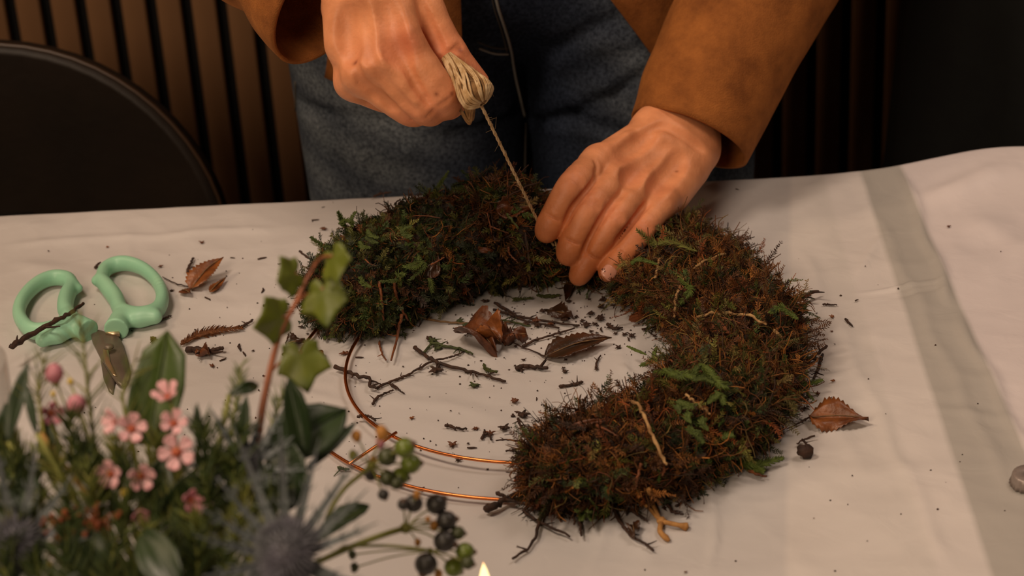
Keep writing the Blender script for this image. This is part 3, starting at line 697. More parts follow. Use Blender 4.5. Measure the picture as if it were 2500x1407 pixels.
for q in range(58):
    a0 = q / 58 * 2 * np.pi + rng.normal() * .1; tw = 1.3 + rng.normal() * .5; P = []
    for t in np.linspace(-.02, 1.1, 16):
        an = a0 + tw * t; r_ = teardrop(max(0, t)) + .0002 * rng.random(); P.append(k0 + axv * LK * t + (n_1 * math.cos(an) + n_2 * math.sin(an)) * r_)
    MB().tube(smooth_path(P, 22), .00072 + .0002 * rng.random(), 5).build('strand', m_twine if rng.random() < .75 else m_twine_d, sk)
P = [PY(1108, 215, 1.392), PY(1130, 262, 1.385), PY(1150, 294, 1.384), PY(1158, 270, 1.380), PY(1165, 248, 1.372)]
for q in range(5):
    dd = rng.normal(0, .0012, 3); MB().tube(smooth_path([x + dd + rng.normal(0, .0008, 3) for x in P], 22), .0011, 5).build('strand', m_twine_d, sk)
# the taut line, two-ply, from the skein to under the index finger
A_, B_ = PY(1174, 256, 1.368), PY(1322, 560, 1.487); Cc = PY(1352, 600, 1.480)
tt = np.linspace(0, 1, 120)
base_ = A_[None] * (1 - tt[:, None]) + B_[None] * tt[:, None]
u_ = (B_ - A_) / np.linalg.norm(B_ - A_); s1 = np.cross(u_, (1, 0, 0)); s1 /= np.linalg.norm(s1); s2 = np.cross(u_, s1)
for ph in (0, np.pi):
    an = tt * 80 + ph; MB().tube(base_ + (s1 * np.cos(an)[:, None] + s2 * np.sin(an)[:, None]) * .00038, .00088, 5).build('taut_strand', m_twine, sk)
MB().tube(smooth_path([B_, (B_ + Cc) / 2 + (0, 0, .001), Cc], 10), .0011, 5).build('taut_strand', m_twine, sk)
b = MB()
for q in range(70):
    t = rng.random(); c0 = A_ * (1 - t) + B_ * t if q < 40 else k0 + axv * LK * rng.uniform(.4, 1) + (n_1 * math.cos(q) + n_2 * math.sin(q)) * .0105
    d_ = rng.normal(0, 1, 3); d_ /= np.linalg.norm(d_); b.tube([c0, c0 + d_ * .002, c0 + (d_ + rng.normal(0, .5, 3)) * .0045], [.00010, .00009, .00005], 3)
fz = b.build('fuzz', m_twine, sk); tag(fz, kind='stuff')

# ================================================================== MOSS WREATH
WC = np.array([.0152, 1.361]); WR0 = .1580
RO_T = ([-95, -80, -60, -45, -32, -14, 3, 15, 26, 42, 53, 65, 90, 121, 140, 150, 158], [.203, .214, .210, .210, .200, .197, .195, .189, .197, .209, .213, .208, .205, .207, .212, .210, .200])
RI_T = ([-95, -80, -60, -40, -14, 3, 18, 32, 42, 52, 74, 94, 121, 140, 158], [.127, .120, .114, .107, .099, .099, .096, .090, .094, .102, .113, .096, .094, .099, .108])
def WRf(th): return (np.interp(np.degrees(th), *RO_T) + np.interp(np.degrees(th), *RI_T)) / 2
TH0, TH1 = math.radians(-92.5), math.radians(158)
def tube_ab(th, hi=0):
    """half width and half height of the moss tube at ring angle th (radians)"""
    d = np.degrees(th)
    a = (np.interp(d, *RO_T) - np.interp(d, *RI_T)) / 2 - .0105
    b_ = np.interp(d, [-95, -80, -60, -40, -15, 5, 25, 45, 60, 75, 84, 96, 105, 120, 138, 158], [.018, .023, .025, .025, .024, .024, .021, .019, .013, .013, .026, .040, .036, .032, .030, .021])
    return a, b_
def lump(th, ph):
    return 1 + .07 * np.sin(th * 9 + 2 * np.sin(ph)) + .06 * np.sin(th * 21 + ph * 2) + .05 * np.sin(th * 34 - ph * 3) + .04 * np.sin(ph * 5 + th * 13)
def surf(th, ph, off=0.0):
    a, b_ = tube_ab(th); k = lump(th, ph)
    n = np.stack([np.cos(ph) * np.cos(th), np.cos(ph) * np.sin(th), np.sin(ph)], -1)
    R = WRf(th) + (a * k + off) * np.cos(ph)
    return np.stack([WC[0] + R * np.cos(th), WC[1] + R * np.sin(th), TZ + b_ + .001 + (b_ * k + off) * np.sin(ph)], -1), n
wreath = empty('moss_wreath', (WC[0], WC[1], TZ)); tag(wreath, 'half-bound wreath of brown and green moss on a copper wire ring', 'wreath')
m_moss_core = mat('moss_litter', srgb(38, 24, 14), .9, srgb(22, 16, 10), 60, bump=.004, bscale=140)
nt_, np_ = 220, 40
th = np.linspace(TH0, TH1, nt_); ph = np.arange(np_) / np_ * 2 * np.pi
T_, P_ = np.meshgrid(th, ph, indexing='ij')
hand_kd = bvh_of(np.concatenate([V1]), Q1)
def clear_of_hand(P, d=.006):
    """moss is pressed away where the hand rests on it"""
    out = np.ones(len(P), bool)
    for i_, p_ in enumerate(P):
        if p_[1] > 1.42 and .0 < p_[0] < .17:
            q_ = hand_kd.find_nearest(Vector(p_), d * 2.2)
            if q_[0] is not None and (q_[3] < d or (Vector(p_) - q_[0]).dot(q_[1]) < 0): out[i_] = False
            else:
                h_ = hand_kd.ray_cast(Vector(p_), Vector(FWD), .065)
                if h_[0] is not None and p_[2] > TZ + .012: out[i_] = False
    return out
Vc, _ = surf(T_, P_, -.003)
tap = np.clip(np.minimum(T_ - TH0, TH1 - T_) / .10, 0, 1); tap = np.sqrt(1 - (1 - tap) ** 2) * .96 + .04
a_c = np.stack([WC[0] + WRf(T_) * np.cos(T_), WC[1] + WRf(T_) * np.sin(T_), TZ + tube_ab(T_)[1]], -1)
Vc = a_c + (Vc - a_c) * tap[..., None] + rng.normal(0, .0012, Vc.shape)
Vc[..., 2] = np.maximum(Vc[..., 2], TZ + .001)
i = np.arange(nt_ - 1)[:, None] * np_; j = np.arange(np_)[None]; j2 = (j + 1) % np_
Qc = np.stack([i + j, i + j2, i + np_ + j2, i + np_ + j], -1).reshape(-1, 4)
core = mesh_np('moss_base', Vc.reshape(-1, 3), Qc, m_moss_core, wreath, smooth=False); tag(core, kind='stuff')
Vo = a_c + (surf(T_, P_, .0045)[0] - a_c) * tap[..., None]; moss_bvh = bvh_of(Vo.reshape(-1, 3), Qc)

# vectorised strand builders ------------------------------------------------
def strands(P, R, C):
    """three-sided tubes: P (N,K,3), R (N,K), C (N,3)"""
    N_, K = P.shape[:2]
    T = np.gradient(P, axis=1); T /= np.linalg.norm(T, axis=2, keepdims=True) + 1e-12
    a = rng.normal(size=(N_, 1, 3)); Nn = np.cross(T, a); Nn /= np.linalg.norm(Nn, axis=2, keepdims=True) + 1e-9; B = np.cross(T, Nn)
    an = np.arange(3) * 2 * np.pi / 3
    V = P[:, :, None] + (Nn[:, :, None] * np.cos(an)[None, None, :, None] + B[:, :, None] * np.sin(an)[None, None, :, None]) * R[:, :, None, None]
    idx = np.arange(N_)[:, None, None] * (K * 3) + np.arange(K - 1)[None, :, None] * 3 + np.arange(3)[None, None]
    idn = np.arange(N_)[:, None, None] * (K * 3) + np.arange(K - 1)[None, :, None] * 3 + ((np.arange(3) + 1) % 3)[None, None]
    Q = np.stack([idx, idn, idn + 3, idx + 3], -1).reshape(-1, 4)
    return V.reshape(-1, 3), Q, np.repeat(C, K * 3, 0)
def leaflets(A, D, L, W, Nrm, C):
    """pointed blades of two triangles folded along a midrib"""
    D = D / (np.linalg.norm(D, axis=1, keepdims=True) + 1e-9); Sd = np.cross(D, Nrm); Sd /= np.linalg.norm(Sd, axis=1, keepdims=True) + 1e-9
    up_ = np.cross(Sd, D); L = L[:, None]; W = W[:, None]
    V = np.stack([A, A + D * L * .45 + Sd * W + up_ * W * .5, A + D * L, A + D * L * .45 - Sd * W + up_ * W * .5], 1)
    i = np.arange(len(A))[:, None] * 4
    return V.reshape(-1, 3), np.concatenate([i + [[0, 1, 2]], i + [[0, 2, 3]]]), np.repeat(C, 4, 0)
def grow(P0, D0, L, K, curl, grav=0.0, zmin=TZ + .0012):
    N_ = len(P0); P = np.zeros((N_, K, 3)); P[:, 0] = P0; D = D0 / np.linalg.norm(D0, axis=1, keepdims=True)
    ax = rng.normal(size=(N_, 3)); ax /= np.linalg.norm(ax, axis=1, keepdims=True)
    for k in range(1, K):
        D = D + np.cross(ax, D) * curl[:, None] + rng.normal(size=(N_, 3)) * .18; D[:, 2] -= grav; D /= np.linalg.norm(D, axis=1, keepdims=True)
        P[:, k] = P[:, k - 1] + D * (L / (K - 1))[:, None]
    P[..., 2] = np.maximum(P[..., 2], zmin + rng.random((N_, 1)) * .0015)
    return P
def pick(N_, lo=TH0 + .02, hi=TH1 - .02, top=True):
    th = rng.uniform(lo, hi, N_); e_ = int(N_ * .035); th[:e_] = TH0 + .10 * rng.random(e_) ** 2.5; th[e_:2 * e_] = TH1 - .10 * rng.random(e_) ** 2.5; ph = rng.uniform(math.radians(-55), math.radians(235), N_)
    return th, ph
def greenness(th, ph):
    d = np.degrees(th)
    g = np.interp(d, [-95, -75, -62, -55, -45, -32, -20, -8, 8, 25, 40, 55, 65, 80, 92, 100, 112, 125, 140, 152], [.12, .18, .22, .6, .62, .65, .25, .12, .3, .28, .35, .75, .6, .7, .3, .35, .6, .85, .92, .85])
    return g + .22 * np.sin(th * 17 + ph * 2) + .15 * np.sin(th * 31 - ph * 3)
browns = np.array([srgb(*c)[:3] for c in ((78, 46, 20), (60, 34, 15), (102, 64, 28), (44, 28, 16), (132, 84, 36), (108, 56, 24), (90, 72, 34))])
greens = np.array([srgb(*c)[:3] for c in ((66, 70, 26), (50, 58, 24), (88, 88, 34), (40, 50, 26), (108, 104, 48), (60, 76, 30))])
olives = np.array([srgb(*c)[:3] for c in ((112, 100, 50), (98, 84, 40), (128, 106, 58), (84, 74, 34))])
m_moss = colmat('moss_fibre', .62, .3, 300, .35)
def endtaper(th):
    u = np.clip(np.minimum(th - TH0, TH1 - th) / .10, 0, 1); return np.sqrt(np.maximum(.02, 1 - (1 - u) ** 2))
def endnorm(th, n):
    """turns the surface normal outwards along the ring near the two cut ends"""
    u = 1 - np.clip(np.minimum(th - TH0, TH1 - th) / .10, 0, 1); sg = np.where(th - TH0 < TH1 - th, -1., 1.)
    t = np.stack([-np.sin(th), np.cos(th), 0 * th], -1) * sg[:, None]; m = n * (1 - u[:, None]) + t * u[:, None] * 1.2; return m / np.linalg.norm(m, axis=1, keepdims=True)
# 1 brown felted threads
N_ = 15000; th, ph = pick(N_); kp_ = clear_of_hand(surf(th, ph, .002)[0], .008); th, ph = th[kp_], ph[kp_]; N_ = len(th); P0, n0 = surf(th, ph, -.004); 
c0 = np.stack([WC[0] + WRf(th) * np.cos(th), WC[1] + WRf(th) * np.sin(th), TZ + tube_ab(th)[1]], -1); P0 = c0 + (P0 - c0) * endtaper(th)[:, None]; n0 = endnorm(th, n0)
tg = rng.normal(size=(N_, 3)); tg -= n0 * (tg * n0).sum(1, keepdims=True); tg /= np.linalg.norm(tg, axis=1, keepdims=True)
loose = np.interp(np.degrees(th), [-95, 60, 95, 150], [1, 1, .75, .6]); L_ = rng.uniform(.010, .034, N_) * loose; curl = rng.normal(0, .6, N_)
P = grow(P0, tg + n0 * rng.uniform(.0, .6, (N_, 1)), L_, 7, curl, .02)
R = rng.uniform(.00035, .00080, (N_, 1)) * np.linspace(1, .45, 7)[None]
C = browns[rng.choice(7, N_, p=[.24, .16, .18, .14, .10, .09, .09])]
tone = 1.15 + .42 * np.sin(th * 11 + ph * 1.3) + .28 * np.sin(th * 23 - ph * 2.1 + 1); tone *= np.interp(np.degrees(th), [-95, -30, 20, 60, 80, 95, 150], [1.05, 1.3, 1.3, 1.25, .9, .75, .7]); C = C * np.clip(tone, .45, 2.0)[:, None]
V, Q, Cc_ = strands(P, R, C)
o = mesh_np('brown_moss', V, Q, m_moss, wreath, col=Cc_, smooth=False); tag(o, kind='stuff')
# 2 feather-moss sprigs: a stem with two ranks of leaflets
def sprigs(P0, D0, L, cols, K=11, curl=None, leaf=(.0022, .0052), lw=.00032, name='green_moss', sub=1, out=None, zmin=TZ + .0012, grav=.03):
    N_ = len(P0); curl = rng.normal(0, .16, N_) if curl is None else curl
    P = grow(P0, D0, L, K, curl, grav, zmin)
    R = np.full((N_, 1), .00042) * np.linspace(1.1, .4, K)[None]
    V, Q, C = strands(P, R, cols * .75)
    T = np.gradient(P, axis=1); T /= np.linalg.norm(T, axis=2, keepdims=True) + 1e-9
    pl = rng.normal(size=(N_, 1, 3)); sd = np.cross(T, pl); sd /= np.linalg.norm(sd, axis=2, keepdims=True) + 1e-9
    up_ = np.cross(sd, T)
    A, D, LL, WW, NN, CC = [], [], [], [], [], []
    for k in range(1, K):
        for u in (0., .5):
            base = P[:, k] * (1 - u) + P[:, k - 1] * u
            for s_ in (-1, 1, 0):
                sc = np.sin(np.pi * min(1, (k - u + 1.2) / (K + .6)))
                dv = sd[:, k] * s_ + T[:, k] * rng.uniform(.55, 1.1, (N_, 1)) + up_[:, k] * rng.normal(.15 if s_ else .8, .25, (N_, 1))
                A.append(base); D.append(dv); LL.append(rng.uniform(leaf[0], leaf[1], N_) * (.35 + .65 * sc) * (1 if s_ else .6)); WW.append(np.full(N_, lw) * rng.uniform(.8, 1.5, N_)); NN.append(up_[:, k]); CC.append(cols * rng.uniform(.75, 1.35, (N_, 1)))
    A, D, LL, WW, NN, CC = map(np.concatenate, (A, D, LL, WW, NN, CC))
    V2_, T2_, C2_ = leaflets(A, D, LL, WW, NN, CC)
    return V, Q, C, V2_, T2_, C2_
N_ = 6500; th, ph = pick(N_); kp_ = clear_of_hand(surf(th, ph, .004)[0], .013); th, ph = th[kp_], ph[kp_]; N_ = len(th); g = greenness(th, ph); P0, n0 = surf(th, ph, -.002); c0 = np.stack([WC[0] + WRf(th) * np.cos(th), WC[1] + WRf(th) * np.sin(th), TZ + tube_ab(th)[1]], -1); P0 = c0 + (P0 - c0) * endtaper(th)[:, None]; n0 = endnorm(th, n0)
isg = rng.random(N_) < g
d_ = np.degrees(th)
isol = (rng.random(N_) < .65) & (((d_ > 20) & (d_ < 58)) | ((d_ < -20) & (d_ > -40)))
cols = np.where(isg[:, None], np.where(isol[:, None], olives[rng.choice(4, N_)], greens[rng.choice(6, N_, p=[.25, .22, .13, .2, .06, .14])]), browns[rng.choice(7, N_, p=[.24, .2, .18, .1, .1, .10, .08])])
cols = cols * np.where((d_ > 100), .72, 1.12)[:, None] * np.clip(1 + .3 * np.sin(th * 13 + ph * 1.7) + .25 * np.sin(th * 29 - ph), .5, 1.7)[:, None]
tg = rng.normal(size=(N_, 3)); tg -= n0 * (tg * n0).sum(1, keepdims=True); tg /= np.linalg.norm(tg, axis=1, keepdims=True)
V, Q, C, V2_, T2_, C2_ = sprigs(P0, tg + n0 * rng.uniform(.0, .60, (N_, 1)), rng.uniform(.010, .028, N_) * np.where(d_ < 70, 1.15, .85), cols, leaf=(.0020, .0060), lw=.00036, K=10)
b = MB(); b.add(V, Q, None, C); b.add(V2_, None, T2_, C2_)
o = b.build('green_moss', m_moss, wreath, smooth=False, col=True); tag(o, kind='stuff')
# 3 dark soil and humus grains held in the moss
N_ = 1500; th, ph = pick(N_); P0, n0 = surf(th, ph, .001); c0 = np.stack([WC[0] + WRf(th) * np.cos(th), WC[1] + WRf(th) * np.sin(th), TZ + tube_ab(th)[1]], -1); P0 = c0 + (P0 - c0) * endtaper(th)[:, None]
b = MB()
octV = np.array([(1, 0, 0), (-1, 0, 0), (0, 1, 0), (0, -1, 0), (0, 0, 1), (0, 0, -1.)]); octT = np.array([(0, 2, 4), (2, 1, 4), (1, 3, 4), (3, 0, 4), (2, 0, 5), (1, 2, 5), (3, 1, 5), (0, 3, 5)])
VV = (P0[:, None] + octV[None] * rng.uniform(.0005, .0016, (N_, 1, 1)) * rng.uniform(.5, 1.3, (N_, 6, 1))).reshape(-1, 3)
b.add(VV, None, (np.arange(N_)[:, None, None] * 6 + octT[None]).reshape(-1, 3), np.repeat(browns[rng.choice(4, N_)] * .8, 6, 0))
o = b.build('humus', m_moss, wreath, smooth=False, col=True); tag(o, kind='stuff')

# helper: a point of the moss seen at a pixel (real surface point)
def moss_at(px, py, off=.002):
    q = hit(moss_bvh, px, py, off); return q if q is not None else on_table(px, py, off)
def C5(x, y): return (700 + x / 2.559, 400 + y / 2.559)
def C6(x, y): return (1400 + x / 2.814, 500 + y / 2.814)
def C7(x, y): return (1150 + x / 2.381, 900 + y / 2.381)
def C3(x, y): return (x / 3.125, 580 + y / 3.125)
def C4(x, y): return (x / 2, 850 + y / 2)

# copper rings ---------------------------------------------------------------
m_copper = mat('copper_wire', srgb(224, 140, 84), .28, metal=1.0)
m_copper.node_tree.nodes['Principled BSDF'].inputs['Base Color'].default_value = srgb(214, 128, 72)
def ring(name, Rr, z, r):
    an = np.linspace(0, 2 * np.pi, 181)[:-1]; n = len(an); sd = 10; q = np.arange(sd) / sd * 2 * np.pi
    A_, Bq = np.meshgrid(an, q, indexing='ij')
    zz = z + .0012 * np.sin(A_ * 3 + 1)
    V = np.stack([WC[0] + (Rr + r * np.cos(Bq)) * np.cos(A_), WC[1] + (Rr + r * np.cos(Bq)) * np.sin(A_), zz + r * np.sin(Bq)], -1).reshape(-1, 3)
    i = np.arange(n)[:, None]; j = np.arange(sd)[None]; i2 = (i + 1) % n; j2 = (j + 1) % sd
    Q = np.stack([i * sd + j, i * sd + j2, i2 * sd + j2, i2 * sd + j], -1).reshape(-1, 4)
    return mesh_np(name, V, Q, m_copper, wreath)
RO, RI = .1778, .1390
ring('wire_ring', RO, TZ + .0045, .00125); ring('wire_ring', RI, TZ + .0080, .00125)
for px0, px1 in (((968, 1056), (852, 1134)),):
    a_, b_ = PZ(*px0, TZ + .0100), PZ(*px1, TZ + .0060)
    MB().tube(smooth_path([a_, b_], 4), .0011, 8).build('cross_wire', m_copper, wreath)
for dg in (200, 325, 85, 145):
    q = math.radians(dg); u = np.array([math.cos(q), math.sin(q)])
    if dg in (325, 85, 145): MB().tube(np.array([np.r_[WC + u * (RI - .004), TZ + .0095], np.r_[WC + u * (RO + .003), TZ + .006]]), .0011, 8).build('cross_wire', m_copper, wreath)

m_wrap = mat('soiled_twine', srgb(186, 148, 98), .85, srgb(132, 96, 56), 120, bump=.0004, bscale=900)
# twine wraps ----------------------------------------------------------------
def twine(pts, r=.0011, parent=wreath, off=.0058, n=30, m=None, name='twine_wrap'):
    P = smooth_path([moss_at(*q, off) for q in pts], n)
    r = r * .8; P[:, 2] += .0006 * np.sin(np.arange(n) * .9) ; o = MB().tube(P + rng.normal(0, .00035, P.shape), r * (1 + .18 * np.sin(np.arange(n) * 1.7)), 6).build(name, m or m_wrap, parent)
    return o
twine([C7(850, 168), C7(940, 240), C7(1000, 310), C7(1060, 430), C7(1115, 560)], .0015)
twine([C7(1255, 178), C7(1320, 230), C7(1372, 288)], .0011)
twine([C6(1025, 383), C6(900, 430), C6(800, 540), C6(745, 650), C6(735, 765)], .0013)
twine([C6(885, 805), C6(960, 782), C6(1050, 780), C6(1200, 808), C6(1300, 872)], .0013)
twine([C6(605, 415), C6(580, 525)], .0010); twine([C6(1340, 900), C6(1390, 935)], .0010)
twine([(1322, 560), (1345, 592), (1360, 640)], .0011)
# knotted tail lying on the cover
m_tail = mat('jute_tail', srgb(186, 136, 76), .8, srgb(150, 104, 52), 160, bump=.0003, bscale=900)
tl_ = [moss_at(*C7(1025, 690), .003), on_table(*C7(1045, 760), .006), on_table(*C7(1085, 860), .004), on_table(*C7(1112, 895), .0032)]
t1 = MB().tube(smooth_path(tl_, 20), .0017, 7).build('twine_tail', m_tail, wreath)
MB().tube(smooth_path([on_table(*C7(940, 745), .006), on_table(*C7(1020, 800), .005), on_table(*C7(1090, 875), .004)], 14), .0013, 7).build('twine_tail', m_tail, wreath)
MB().tube(smooth_path([on_table(*C7(1105, 890), .003), on_table(*C7(1180, 905), .004), on_table(*C7(1255, 922), .002)], 14), [.0016] * 10 + [.0019, .0023, .0028, .0030], 7).build('twine_tail', m_tail, wreath)
MB().tube(smooth_path([on_table(*C7(1105, 890), .003), on_table(*C7(1100, 950), .003), on_table(*C7(1150, 1000), .002)], 14), [.0018] * 10 + [.0020, .0021, .0017, .0012], 7).build('twine_tail', m_tail, wreath)
MB().ball(on_table(*C7(1108, 888), .003), .0034, bump=.1, scale=(1, 1, .8)).build('knot', m_tail, wreath)

# big leafy sprigs that stand out on the wreath --------------------------------
def fern(pts, col, leaf=(.004, .007), K=22, name='moss_sprig', parent=wreath, lab=None, lw=.0004, stem=.0006, on=None):
    P = smooth_path([(moss_at(*q, .010) if on is None else on(*q)) for q in pts], K)[None]
    P = P + 0
    T = np.gradient(P, axis=1); T /= np.linalg.norm(T, axis=2, keepdims=True)
    sd = np.cross(T, np.array([0, -.5, .86])[None, None]); sd /= np.linalg.norm(sd, axis=2, keepdims=True); up_ = np.cross(sd, T)
    b = MB(); b.tube(P[0], np.linspace(stem, stem * .4, K), 5, col=np.array(col) * .8)
    for k in range(1, K):
        for u in (0, .33, .66):
            bs = P[0, k] * (1 - u) + P[0, k - 1] * u; f = (k - u) / K; sc = min(1, .5 + f * 1.5) * (1 - f ** 3 * .75)
            for s_ in (-1, 1):
                dv = sd[0, k] * s_ * rng.uniform(.8, 1.1) + T[0, k] * rng.uniform(.4, .9) + up_[0, k] * rng.normal(.1, .2); dv /= np.linalg.norm(dv)
                L = rng.uniform(*leaf) * sc
                Pl = np.array([bs, bs + dv * L * .5 + T[0, k] * L * .05, bs + dv * L * .85 + T[0, k] * L * .30])
                b.tube(Pl, [lw, lw * .9, lw * .3], 3, col=np.array(col) * rng.uniform(.75, 1.3))
    return b.build(name, m_moss, parent, smooth=False, col=True)
g1, g2, ol = np.array(srgb(104, 104, 46)[:3]), np.array(srgb(82, 96, 36)[:3]), np.array(srgb(122, 104, 58)[:3])
def lift(h): return lambda x, y: moss_at(x, y, h)
fern([C6(860, 420), C6(700, 350), C6(560, 265), C6(435, 175)], g1, (.003, .009), on=lambda x, y: moss_at(x, y, .012) if x > 1620 else PY(x, y, 1.452))
fern([C6(720, 280), C6(670, 180), C6(650, 30)], g1, (.0025, .005), on=lambda x, y: PY(x, y, 1.50))
fern([C6(700, 260), C6(760, 150), C6(800, 62)], g1, (.002, .0035), on=lambda x, y: PY(x, y, 1.51))
fern([C6(830, 250), C6(860, 130)], g1, (.002, .004), on=lambda x, y: PY(x, y, 1.50))
fern([C6(650, 1030), C6(560, 1070), C6(460, 1108)], g2, (.002, .005), on=lambda x, y: on_table(x, y, .012))
fern([C6(500, 1030), C6(430, 1000), C6(370, 972)], g2, (.001, .0025), on=lambda x, y: on_table(x, y, .014))
fern([C6(600, 1120), C6(555, 1040), C6(570, 980)], g2, (.002, .003), on=lambda x, y: on_table(x, y, .016))
fern([C7(1420, 500), C7(1540, 545), C7(1660, 560), C7(1810, 518)], g2, (.004, .008), lw=.0006, on=lambda x, y: on_table(x, y, .006))
fern([C7(1560, 540), C7(1640, 580), C7(1700, 600)], g2, (.003, .006), lw=.0006, on=lambda x, y: on_table(x, y, .004))
fern([C6(1500, 1240), C6(1600, 1235), C6(1710, 1205)], g2, (.002, .005), on=lambda x, y: on_table(x, y, .010))
fern([C6(1540, 1160), C6(1600, 1280), C6(1650, 1345)], g2 * .7, (.001, .003), on=lambda x, y: on_table(x, y, .010))
fern([C7(700, 740), C7(740, 800), C7(790, 855)], g2 * .8, (.004, .007), on=lambda x, y: moss_at(x, y, .003))
fern([C7(640, 760), C7(650, 830), C7(640, 885)], g2 * .8, (.003, .006)); fern([C7(700, 760), C7(700, 830), C7(700, 885)], g2 * .7, (.003, .006))
fern([C5(900, 220), C5(935, 160), C5(1010, 50)], g2 * .75, (.002, .004), on=lambda x, y: PY(x, y, 1.53))
fern([C5(810, 330), C5(840, 240), C5(880, 175)], g2 * .7, (.002, .004), on=lambda x, y: PY(x, y, 1.53))
fern([C5(400, 430), C5(350, 370), C5(320, 300)], g2 * .7, (.002, .005), on=lambda x, y: PY(x, y, 1.50))
fern([C5(340, 390), C5(370, 360), C5(410, 370)], g2 * .7, (.002, .003), on=lambda x, y: PY(x, y, 1.50))
fern([C5(330, 520), C5(230, 510), C5(150, 460)], g2 * .6, (.002, .004), on=lambda x, y: PY(x, y, 1.475))
fern([C5(620, 380), C5(660, 340), C5(670, 300)], g2 * .65, (.0015, .0025), on=lambda x, y: PY(x, y, 1.53)); fern([C5(540, 390), C5(610, 350), C5(580, 305)], ol * .7, (.0015, .0025), on=lambda x, y: PY(x, y, 1.53))
fern([C6(600, 460), C6(500, 440), C6(450, 455)], g2, (.002, .004)); fern([C6(760, 560), C6(830, 640), C6(760, 700)], g2, (.003, .006))
fern([C6(1470, 850), C6(1400, 800), C6(1340, 830)], g2, (.003, .006)); fern([C6(880, 1180), C6(940, 1290), C6(1040, 1310)], g2, (.004, .008)); fern([C6(620, 1210), C6(750, 1240), C6(900, 1280)], g2, (.004, .008))
fern([C5(240, 1100), C5(240, 1070), C5(300, 1085)], g2 * .7, (.002, .003), on=lambda x, y: on_table(x, y, .004))
for q in range(16):
    x_, y_ = rng.uniform(1180, 1420), rng.uniform(80, 420); x_, y_ = C7(x_, y_); an = rng.uniform(0, 6.28); fern([(x_, y_), (x_ + 16 * math.cos(an), y_ + 14 * math.sin(an)), (x_ + 36 * math.cos(an + .3), y_ + 28 * math.sin(an + .3))], g2 * rng.uniform(.6, 1), (.0025, .005), K=14, lw=.00034)
for q in range(18):
    x_, y_ = rng.uniform(840, 1040), rng.uniform(560, 720); an = rng.uniform(0, 6.28); fern([(x_, y_), (x_ + 16 * math.cos(an), y_ + 14 * math.sin(an)), (x_ + 32 * math.cos(an + .4), y_ + 26 * math.sin(an + .4))], g2 * rng.uniform(.5, .9), (.002, .0045), K=12, lw=.00034)

# twigs and needles caught in the moss ----------------------------------------
m_twig = mat('twig_bark', srgb(66, 40, 24), .75, srgb(40, 24, 16), 200, bump=.0004, bscale=700)
m_needle = mat('dry_needle', srgb(128, 70, 30), .6, srgb(84, 46, 24), 200)
m_raff_d = mat('dark_stalk', srgb(84, 62, 40), .7, srgb(60, 42, 26), 200)
m_raff = mat('dry_stalk', srgb(126, 96, 60), .7, srgb(90, 62, 36), 200)
def twig_mb(P, r, knots=3, sub=0):
    P = np.asarray(P); n = len(P); rr = r * np.linspace(1, .6, n) * (1 + rng.normal(0, .10, n)); P = P + rng.normal(0, r * .22, P.shape)
    b = MB().tube(P, rr, 7)
    for _ in range(sub):
        i_ = rng.integers(2, n - 2); d = np.cross(P[i_ + 1] - P[i_], (0, 0, 1)) * rng.choice([-1, 1]); d = d / (np.linalg.norm(d) + 1e-9) + (P[i_ + 1] - P[i_]) / (np.linalg.norm(P[i_ + 1] - P[i_]) + 1e-9) * .6; d[2] = abs(rng.normal(0, .2))
        b.tube([P[i_], P[i_] + d * r * 2.2, P[i_] + d * r * 4.5 + rng.normal(0, r * .5, 3)], [r * .55, r * .4, r * .2], 5)
    return b
def wtwig(pts, r, m=None, on=None, sub=1, n=16, name='twig'):
    return twig_mb(smooth_path([(moss_at(*q, .004) if on is None else on(*q)) for q in pts], n), r, sub=sub).build(name, m or m_twig, wreath)
tbl = lambda h: (lambda x, y: on_table(x, y, h))
wtwig([C7(80, 815), C7(190, 770), C7(350, 690)], .0027, on=tbl(.006)); wtwig([C7(150, 728), C7(230, 755)], .0014, on=tbl(.008), sub=0)
wtwig([C7(425, 770), C7(395, 910), C7(345, 1030), C7(240, 1110)], .0013, on=tbl(.003), sub=3); wtwig([C7(350, 790), C7(310, 835), C7(430, 910), C7(575, 975)], .0012, on=tbl(.003), sub=3)
wtwig([C7(600, 830), C7(600, 910)], .0011, on=tbl(.006)); wtwig([C7(628, 850), C7(642, 975)], .0012, on=tbl(.004), sub=0)
wtwig([C7(320, 455), C7(200, 483)], .0011, on=tbl(.012)); wtwig([C7(320, 430), C7(220, 415), C7(145, 418)], .0008, on=tbl(.012)); wtwig([C7(270, 290), C7(300, 350), C7(330, 400)], .0010, on=tbl(.014), sub=3)
wtwig([C6(1400, 725), C6(1520, 655), C6(1680, 590)], .0020, on=tbl(.006), m=m_twig, sub=2); wtwig([C6(1400, 700), C6(1440, 670), C6(1490, 628)], .0009, on=tbl(.010), sub=1)
wtwig([C6(1315, 402), C6(1338, 480), C6(1342, 570)], .0009, on=tbl(.016), sub=0); wtwig([C6(1285, 530), C6(1372, 490)], .0008, on=tbl(.016), sub=0); wtwig([C6(1290, 530), C6(1360, 566)], .0008, on=tbl(.016), sub=0)
wtwig([C6(1600, 1085), C6(1640, 1050), C6(1742, 975)], .0018, on=tbl(.006)); wtwig([C6(1710, 1032), C6(1690, 1110), C6(1650, 1205)], .0013, on=tbl(.003))
wtwig([C6(1050, 250), C6(1145, 275)], .0014, on=lambda x, y: PY(x, y, 1.49)); wtwig([C6(1240, 450), C6(1290, 560), C6(1370, 680), C6(1450, 760)], .0026, m=m_raff_d, on=lambda x, y: moss_at(x, y, .000))
